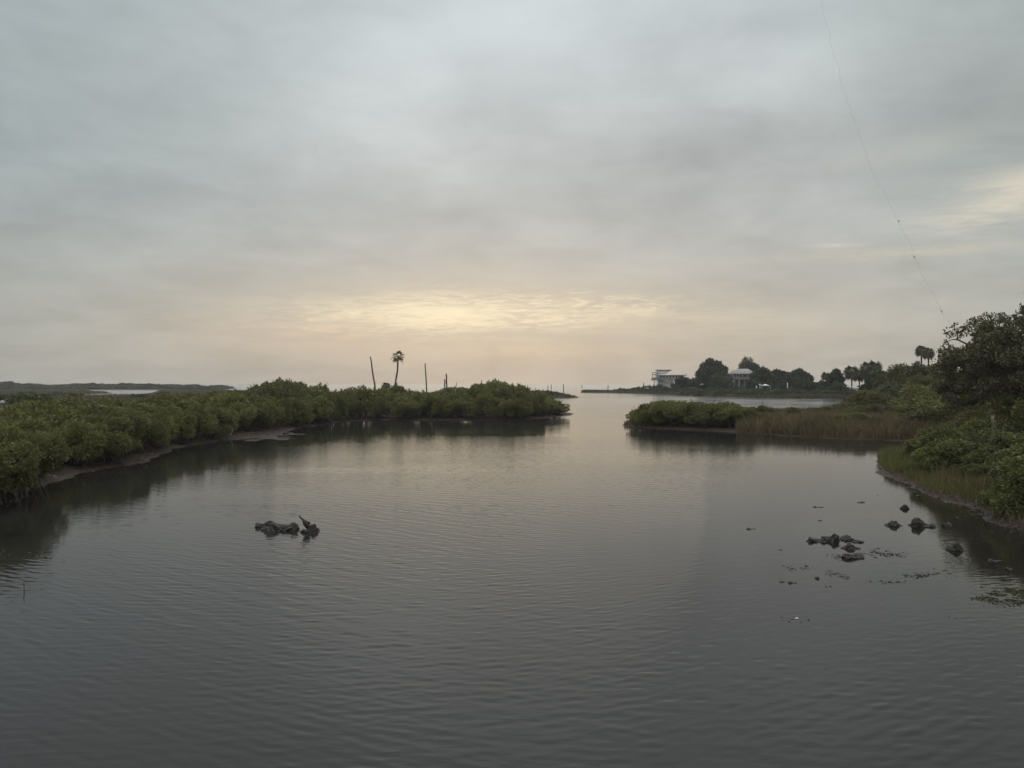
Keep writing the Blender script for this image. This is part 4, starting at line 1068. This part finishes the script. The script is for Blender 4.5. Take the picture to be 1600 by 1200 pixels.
for i, (px, py0, py1, d, lab) in enumerate(((856.2, 611.5, 602.6, 520, 'shortest channel post, leftmost of the close pair beyond the islet'), (861.3, 611.5, 601.2, 520, 'taller channel post, right one of the close pair beyond the islet'),
        (880.5, 614.5, 600.8, 405, 'lone channel post standing off the right end of the islet'), (909.2, 606.5, 601.2, 900, 'faint far channel post left of the far seaward tip'), (950, 614, 602.2, 420, 'sturdy post at the seaward tip of the far right shore'))):
    pole(px, py0, px, py1, d, .22 if d < 800 else .35, .20 if d < 800 else .3, lab, name='channel_post', m_='snag', group=gc, cat='post', below=1.0)
pole(1005.8, 608, 1005.8, 599, 392, .26, .22, 'thick short post among the dark bushes left of the flat-roofed house', name='channel_post', cat='post', below=1.5)
# thin stake near left
pole(38, 925, 37.3, 908.5, DY(925), .012, .006, 'thin dark stick poking up from the water at the near left', name='stick', m_='snag', cat='stick', below=0.2)
# pale stumps and driftwood on the mud
d_ = DY(676)
pole(432.6, 672, 432.2, 662, 91, .11, .08, 'bleached upright stump on the mud at the head of the spit', name='bleached_stump', m_='bleached', cat='stump', below=0.5)
mb = MB(); g = np.random.default_rng(31)
mb.tube(np.array([(PX(438, 90), 90, .42), (PX(443, 90), 90, .75), (PX(447.5, 90), 90.2, 1.05)]), [.05, .04, .02], 6, g, .1)
mb.tube(np.array([(PX(443, 90), 90, .75), (PX(441, 90), 90, .95), (PX(440.5, 90), 90, 1.15)]), [.035, .025, .012], 6, g, .1)
o = mb.build('driftwood_branch', M['bleached']); tag(o, 'pale forked branch lying on the mud right of the bleached stump', 'driftwood')
mb = MB(); d0 = 67.5
mb.tube(np.array([(PX(360, d0), d0, .12), (PX(362, d0), d0, .35), (PX(363.5, d0), d0, .62), (PX(362, d0), d0, .85)]), [.04, .035, .03, .015], 6, g, .1)
mb.tube(np.array([(PX(362, d0), d0, .35), (PX(359, d0), d0, .22), (PX(357.5, d0), d0, .08)]), [.03, .025, .02], 6, g, .1)
o = mb.build('driftwood_branch', M['bleached']); tag(o, 'small pale crooked twig standing on the mud left of the muddy spit', 'driftwood')
pole(1551.5, 670, 1551.2, 650.5, 44, .085, .075, 'pale weathered post standing among the shrubs on the near right bank', name='fence_post', m_='palebark', cat='post', below=1.2)
# bare branches at the shore of the near right bank
mb = MB(); d0 = 57
for a_, b_ in (((1427, 686), (1438, 678)), ((1427, 682), (1441, 681)), ((1432, 672), (1441, 684))):
    p = np.array([PX(a_[0], d0), d0, ZY(a_[1], d0)]); q_ = np.array([PX(b_[0], d0), d0+.3, ZY(b_[1], d0)])
    mb.tube(np.array([p, (p+q_)/2 + g.normal(size=3)*.04, q_]), [.012, .025, .035], 5)
mb.tube(np.array([(PX(1441, d0), d0+.3, 1.0), (PX(1443, d0), d0+.4, .2)]), [.05, .06], 6)
o = mb.build('dead_branch', M['palebark']); tag(o, 'bare pale branches reaching over the cove beside the bright grass', 'dead branch')
# white knob on a grey post at the far left
e = empty('marker_post', (PX(3.6, 44), 44, float(height(PX(3.6, 44), 44))))
mb = MB(); mb.tube([(0, 0, -.2), (0, 0, 2), (0, 0, ZY(633, 44)-e.location.z)], [.05, .045, .04], 8); mb.build('post', M['palebark'], e)
mb = MB(); zc = ZY(629.5, 44)-e.location.z; th = np.linspace(-1.5, 1.5, 7); mb.tube(np.stack([0*th, 0*th, zc+.12*np.sin(th)], 1), .13*np.cos(th)+.004, 12); mb.build('cap', M['pale'], e, True)
tag(e, 'white rounded knob on a thin post among the mangroves at the left edge', 'post')
# floating white speck
mb = MB(); th = np.linspace(-1.5, 1.5, 7); mb.tube(np.stack([0.03*np.sin(th), 0*th, 0*th], 1), .011*np.cos(th)+.002, 8)
o = mb.build('float', M['white'], smooth=True); o.location = (*G(1245, 967.6), .012); tag(o, 'tiny white float on the ripples at the lower right', 'float')

# ------------------------------------------------------------------ houses
# A: flat-roofed white house on stilts with deck
DA = 380.0; sA = DA/F*0.075
def ax(zx): return (980 + zx*0.075 - 800)/F*DA
def azz(zy): return ZY(560 + zy*0.075, DA)
A = empty('stilt_house', (ax(790), DA, 0.7)); ox, oy, oz = A.location
def pa(name, matn, boxes=(), bars=(), parent=None):
    m_ = MB()
    for (x0, x1, y0, y1, z0, z1) in boxes: m_.box(x0-ox, x1-ox, y0, y1, z0-oz, z1-oz)
    for (p, q_, w_) in bars: m_.bar((p[0]-ox, p[1], p[2]-oz), (q_[0]-ox, q_[1], q_[2]-oz), w_)
    return m_.build(name, M[matn], parent or A)
pa('ground_floor_wall', 'white', [(ax(655), ax(1040), 0.2, 8, 0.4, azz(462))])
pa('main_floor_wall', 'offwhite', [(ax(660), ax(1200), 1.2, 9, azz(430), azz(358))])
pa('roof', 'white', [(ax(635), ax(1215), -0.3, 9.5, azz(354), azz(343))])
deck = pa('deck', 'greydeck', [(ax(500), ax(950), -1.8, 1.1, azz(462), azz(442))], [((ax(548), 0, azz(462)), (ax(628), 0, azz(500)), .07)])
pa('railing', 'greydeck', [(ax(500), ax(950), -1.85, -1.78, azz(406), azz(400)), (ax(500), ax(950), -1.84, -1.80, azz(440), azz(412))], [((ax(502+i*44.8), -1.82, azz(442)), (ax(502+i*44.8), -1.82, azz(400)), .05) for i in range(11)], deck)
for zx in (552, 632, 950): pa('deck_post', 'greydeck', [(ax(zx)-.13, ax(zx)+.13, -1.5, -1.24, 0.2, azz(464))])
pa('lower_post', 'white', [(ax(950), ax(962), -.5, 0, 0.3, azz(462))])
# upper lookout with sloping brace
pent = MB(); pts = [(645, 335), (818, 335), (925, 262), (645, 262)]
for yy in (2.0, 6.0): pent.addv([(ax(a)-ox, yy, azz(b)-oz) for a, b in pts])
pent.quads([(0, 1, 2, 3), (7, 6, 5, 4), (0, 4, 5, 1), (1, 5, 6, 2), (2, 6, 7, 3), (3, 7, 4, 0)]); pent.build('lookout_room', M['offwhite'], A)
pa('lookout_roof', 'greydeck', [(ax(640), ax(942), 1.5, 6.5, azz(258), azz(240))])
for x0, x1 in ((662, 690), (712, 745), (855, 885)): 
    wn = pa('window', 'white', [(ax(x0), ax(x1), 1.94, 1.99, azz(306 if x1 < 800 else 292), azz(264))])
pa('balcony', 'greydeck', [(ax(540), ax(648), 1.2, 3.6, azz(345), azz(334)), (ax(540), ax(648), 1.2, 1.3, azz(304), azz(294))], [((ax(542), 1.25, azz(400)), (ax(542), 1.25, azz(290)), .12), ((ax(596), 1.25, azz(340)), (ax(596), 1.25, azz(298)), .07), ((ax(645), 1.25, azz(400)), (ax(645), 1.25, azz(290)), .09)])
for i in range(7):
    x0 = 690 + i*66
    wn = pa('window', 'glass', [(ax(x0), ax(x0+38), 1.12, 1.17, azz(402), azz(364))])
    pa('window_frame', 'white', [(ax(x0)-.1, ax(x0), 1.05, 1.19, azz(405), azz(361)), (ax(x0+38), ax(x0+38)+.1, 1.05, 1.19, azz(405), azz(361))], (), wn)
pa('chimney', 'greydeck', [(ax(1255), ax(1263), 3, 3.25, azz(358), azz(325)), (ax(1180), ax(1268), 3, 3.4, azz(368), azz(358))])
tag(A, 'flat-roofed white house on stilts with a grey deck and rooftop lookout, by the sea', 'house')
# B: hipped roof house
DB = 330.0
def bx_(zx): return (1120 + zx*0.075 - 800)/F*DB
def bz_(zy): return ZY(550 + zy*0.075, DB)
Bh = empty('stilt_house', (bx_(520), DB, 0.7)); ox, oy, oz = Bh.location; A_old = A; A = Bh
xr1 = bx_(800)
rf = MB(); e0, e1, r0_, r1_ = bx_(318), xr1, bx_(500), bx_(700)
v8 = [(e0, -1.6, bz_(458)), (e1, -1.6, bz_(458)), (e1, 8.4, bz_(458)), (e0, 8.4, bz_(458)), (r0_, 3.4, bz_(352)), (r1_, 3.4, bz_(352)), (e0, -1.6, bz_(466)), (e1, -1.6, bz_(466)), (e1, 8.4, bz_(466)), (e0, 8.4, bz_(466))]
rf.addv([(a-ox, b, c-oz) for a, b, c in v8]); rf.quads([(0, 1, 5, 4), (2, 3, 4, 5), (6, 7, 1, 0), (7, 8, 2, 1), (8, 9, 3, 2), (9, 6, 0, 3), (9, 8, 7, 6)]); rf.tris([(3, 0, 4), (1, 2, 5)])
rf.build('roof', M['metalroof'], Bh)
pa('upper_wall', 'greywall', [(bx_(345), bx_(770), 0.6, 7, bz_(572), bz_(468))], parent=Bh)
for i, zx in enumerate((352, 420, 470, 545, 660, 740)):
    wn = pa('window', 'white', [(bx_(zx-10), bx_(zx+(18 if i in (3, 4) else 8)), .52, .58, bz_(524), bz_(474))], parent=Bh)
dk = pa('porch', 'greydeck', [(bx_(335), bx_(770), -1.2, .58, bz_(584), bz_(570))], parent=Bh)
pa('railing', 'offwhite', [(bx_(335), bx_(770), -1.2, -1.12, bz_(548), bz_(541))], [((bx_(340+i*24), -1.16, bz_(570)), (bx_(340+i*24), -1.16, bz_(544)), .04) for i in range(18)], dk)
for zx in (340, 400, 450, 505, 600, 700): pa('porch_post', 'offwhite', [(bx_(zx)-.07, bx_(zx)+.07, -1.18, -1.04, bz_(543), bz_(466))], parent=Bh)
pa('lower_wall', 'greywall', [(bx_(365), bx_(770), 1.6, 7, 0.3, bz_(586))], parent=Bh)
pa('garage_door', 'glass', [(bx_(370), bx_(432), 1.5, 1.57, 0.3, bz_(685))], parent=Bh)
for zx in (345, 450, 560, 665): pa('stilt', 'greydeck' if zx > 460 else 'pale', [(bx_(zx)-.14, bx_(zx)+.14, -1.1, -.7, 0.2, bz_(586))], parent=Bh)
pa('stairs', 'offwhite', (), [((bx_(670), -1.8, bz_(640)), (bx_(735), -1.8, bz_(700)), .09), ((bx_(728), -1.8, bz_(700)), (bx_(728), -1.8, bz_(760)), .08)] , parent=Bh)
tag(Bh, 'grey house on white stilts with a pale hipped roof, partly behind dark trees', 'house')
# small canopy, signs
def small(name, loc, label, cat): 
    e_ = empty(name, loc); tag(e_, label, cat); return e_
dC = 300
e_ = small('canopy_tent', (PX(1195.5, dC), dC, .7), 'small white peaked canopy behind the far hedge, right of the hipped-roof house', 'canopy')
zc = ZY(603.2, dC)-.7; m_ = MB(); m_.addv([(-1.7, -1.2, zc), (1.7, -1.2, zc), (1.7, 1.2, zc), (-1.7, 1.2, zc), (-.2, 0, zc+.55), (.3, 0, zc+.55)]); m_.quads([(0, 1, 5, 4), (2, 3, 4, 5), (3, 2, 1, 0)]); m_.tris([(3, 0, 4), (1, 2, 5)]); m_.build('canopy_roof', M['white'], e_)
for sx in (-1.6, 1.6):
    for sy in (-1.1, 1.1): m_ = MB(); m_.box(sx-.04, sx+.04, sy-.04, sy+.04, -.2, zc); m_.build('leg', M['offwhite'], e_)
e_ = small('sign_board', (PX(1187.5, dC-4), dC-4, .7), 'small white board on a post left of the white canopy', 'sign')
m_ = MB(); m_.box(-.45, .45, -.03, .03, ZY(602.6, dC)-.7, ZY(600.4, dC)-.7); m_.build('board', M['offwhite'], e_); m_ = MB(); m_.box(-.07, .07, .035, .12, -.2, ZY(600.8, dC)-.7); m_.build('post', M['offwhite'], e_)
pole(1181.8, 610, 1181.8, 604.3, 298, .28, .22, 'squat white post between the hipped-roof house and the white board', name='bollard', m_='white', cat='post', below=.6)
pole(1230.4, 606, 1230.4, 598.6, 290, .17, .15, 'slim white post in the hedge gap below the spiky dark tree', name='marker_post', m_='white', cat='post', below=2.0)
dT = 236
e_ = small('picnic_shelter', (PX(1328.7, dT), dT, float(height(PX(1328.7, dT), dT))), 'small white flat roof on thin posts above the right end of the far shore hedge', 'shelter')
zt = ZY(605.4, dT)-e_.location.z; m_ = MB(); m_.box(-.85, .85, -.8, .8, zt, zt+.22); m_.build('roof', M['white'], e_)
for sx in (-.5, .5): m_ = MB(); m_.box(sx-.05, sx+.05, -.1, .0, -.2, zt); m_.build('post', M['snag'], e_)
# upturned pale boat near the seaward tip
m_ = MB(); tt = np.linspace(-1, 1, 9); m_.tube(np.stack([tt*1.1, 0*tt, .1+.25*(1-tt*tt)], 1), .32*np.sqrt(np.clip(1-tt*tt, 0, 1))+.02, 10)
o = m_.build('rowing_boat', M['white'], smooth=True); o.location = (PX(1010.5, 388), 388, ZY(607.8, 388)-.2); tag(o, 'small upturned white boat among the dark bushes left of the flat-roofed house', 'boat')

# ------------------------------------------------------------------ the wind-blown string caught above the right bank
pts_px = [(1281, -30, 19), (1285, 20, 19.5), (1296, 60, 20), (1309, 108, 21), (1318, 140, 22), (1327, 168, 23), (1338, 198, 24), (1349, 228, 25), (1357, 255, 27), (1370, 280, 29), (1381, 300, 31), (1391, 320, 33), (1402, 343, 36), (1407, 356, 38), (1421, 376, 41), (1428, 400, 44), (1440, 425, 47), (1452, 448, 50), (1462, 470, 52), (1469, 484, 54), (1472, 492, 55), (1480, 500, 56), (1486, 508, 57), (1489, 522, 58), (1500, 540, 58)]
sp = np.array([(PX(a, d), d, ZY(b, d)) for a, b, d in pts_px]); tt = np.linspace(0, len(sp)-1, 150)
sm = np.stack([np.interp(tt, np.arange(len(sp)), sp[:, i]) for i in range(3)], 1); g = np.random.default_rng(8)
sm += g.normal(size=sm.shape)*np.array([1, 1, 1])*0.0009*sm[:, 1:2]
m_ = MB(); m_.tube(sm, 0.000055*sm[:, 1], 5)
for (a, b, d) in ((1404, 346, 36.5), (1471, 487, 54.3), (1428, 402, 44.2)):
    p = np.array([PX(a, d), d, ZY(b, d)]); s2 = d/F
    m_.tube([p + np.array([-.9, 0, 2.0])*s2, p, p + np.array([1.3, 0, -2.2])*s2], [.0003*d, .0004*d, .0002*d], 5)
    m_.tube([p, p + np.array([2.6, 0, 1.2])*s2], [.00025*d, .0001*d], 5)
o = m_.build('string', M['cord']); tag(o, 'thin knotted dark string hanging down the sky into the big right-hand tree', 'string')

# number the look-alike bushes of each stretch from left to right
for grp, pat in (('front row of mangroves on the left bank', '{} mangrove along the left bank\'s waterline, counting right from the three nearest'),
        ('mangrove thicket on the near left bank', '{} mangrove crown from the left in the thicket behind the near left waterline row'),
        ('tall mangrove hump on the left bank', '{} crown from the left in the tall green hump behind the muddy spit'),
        ('mangrove thicket below the lone palm', '{} mangrove from the left in the level thicket below the lone palm'),
        ('mangroves on the left point', '{} mangrove from the left on the domed point that ends the left bank'),
        ('scattered marsh bushes', '{} bush from the left of those scattered over the open left marsh'),
        ('bushes on the small islet', '{} low bush from the left on the islet beyond the left point'),
        ('far treeline beyond the left marsh', '{} tree from the left in the far treeline across the left marsh'),
        ('green fringe below the far treeline', '{} low bush from the left in the fringe below the far left treeline'),
        ('hedge along the far right shore', '{} bush from the left in the hedge along the far right shore')):
    ms = sorted([o_ for o_ in PLACED if o_.get('group') == grp and 800 + F*o_.location.x/o_.location.y > (44 if 'front row' in grp else -999)], key=lambda o_: o_.location.x/o_.location.y)
    for i, o_ in enumerate(ms):
        if i < len(ORD): o_['label'] = pat.format(ORD[i])

# ------------------------------------------------------------------ haze
HAZE = True
if HAZE:
    m_ = MB(); m_.box(-1500, 1500, -40, 1400, -4.0, 26.0)
    hm = bpy.data.materials.new('haze'); hm.use_nodes = True; hm.node_tree.nodes.clear(); hq = NT(hm.node_tree)
    pv = hq.node('ShaderNodeVolumePrincipled'); pv.inputs['Color'].default_value = (0.90, 0.90, 0.90, 1); pv.inputs['Density'].default_value = 0.00021; pv.inputs['Anisotropy'].default_value = 0.2
    oo = hq.node('ShaderNodeOutputMaterial'); hm.node_tree.links.new(pv.outputs[0], oo.inputs['Volume'])
    o = m_.build('haze', hm); tag(o, 'thin even evening haze', 'haze', kind='stuff')

# prototypes never placed would sit at the origin: remove them
for lst in protos.values():
    for p_ in lst:
        if p_.name not in used:
            for ch in list(p_.children): bpy.data.objects.remove(ch)
            bpy.data.objects.remove(p_)
print('objects', len(sc.objects))
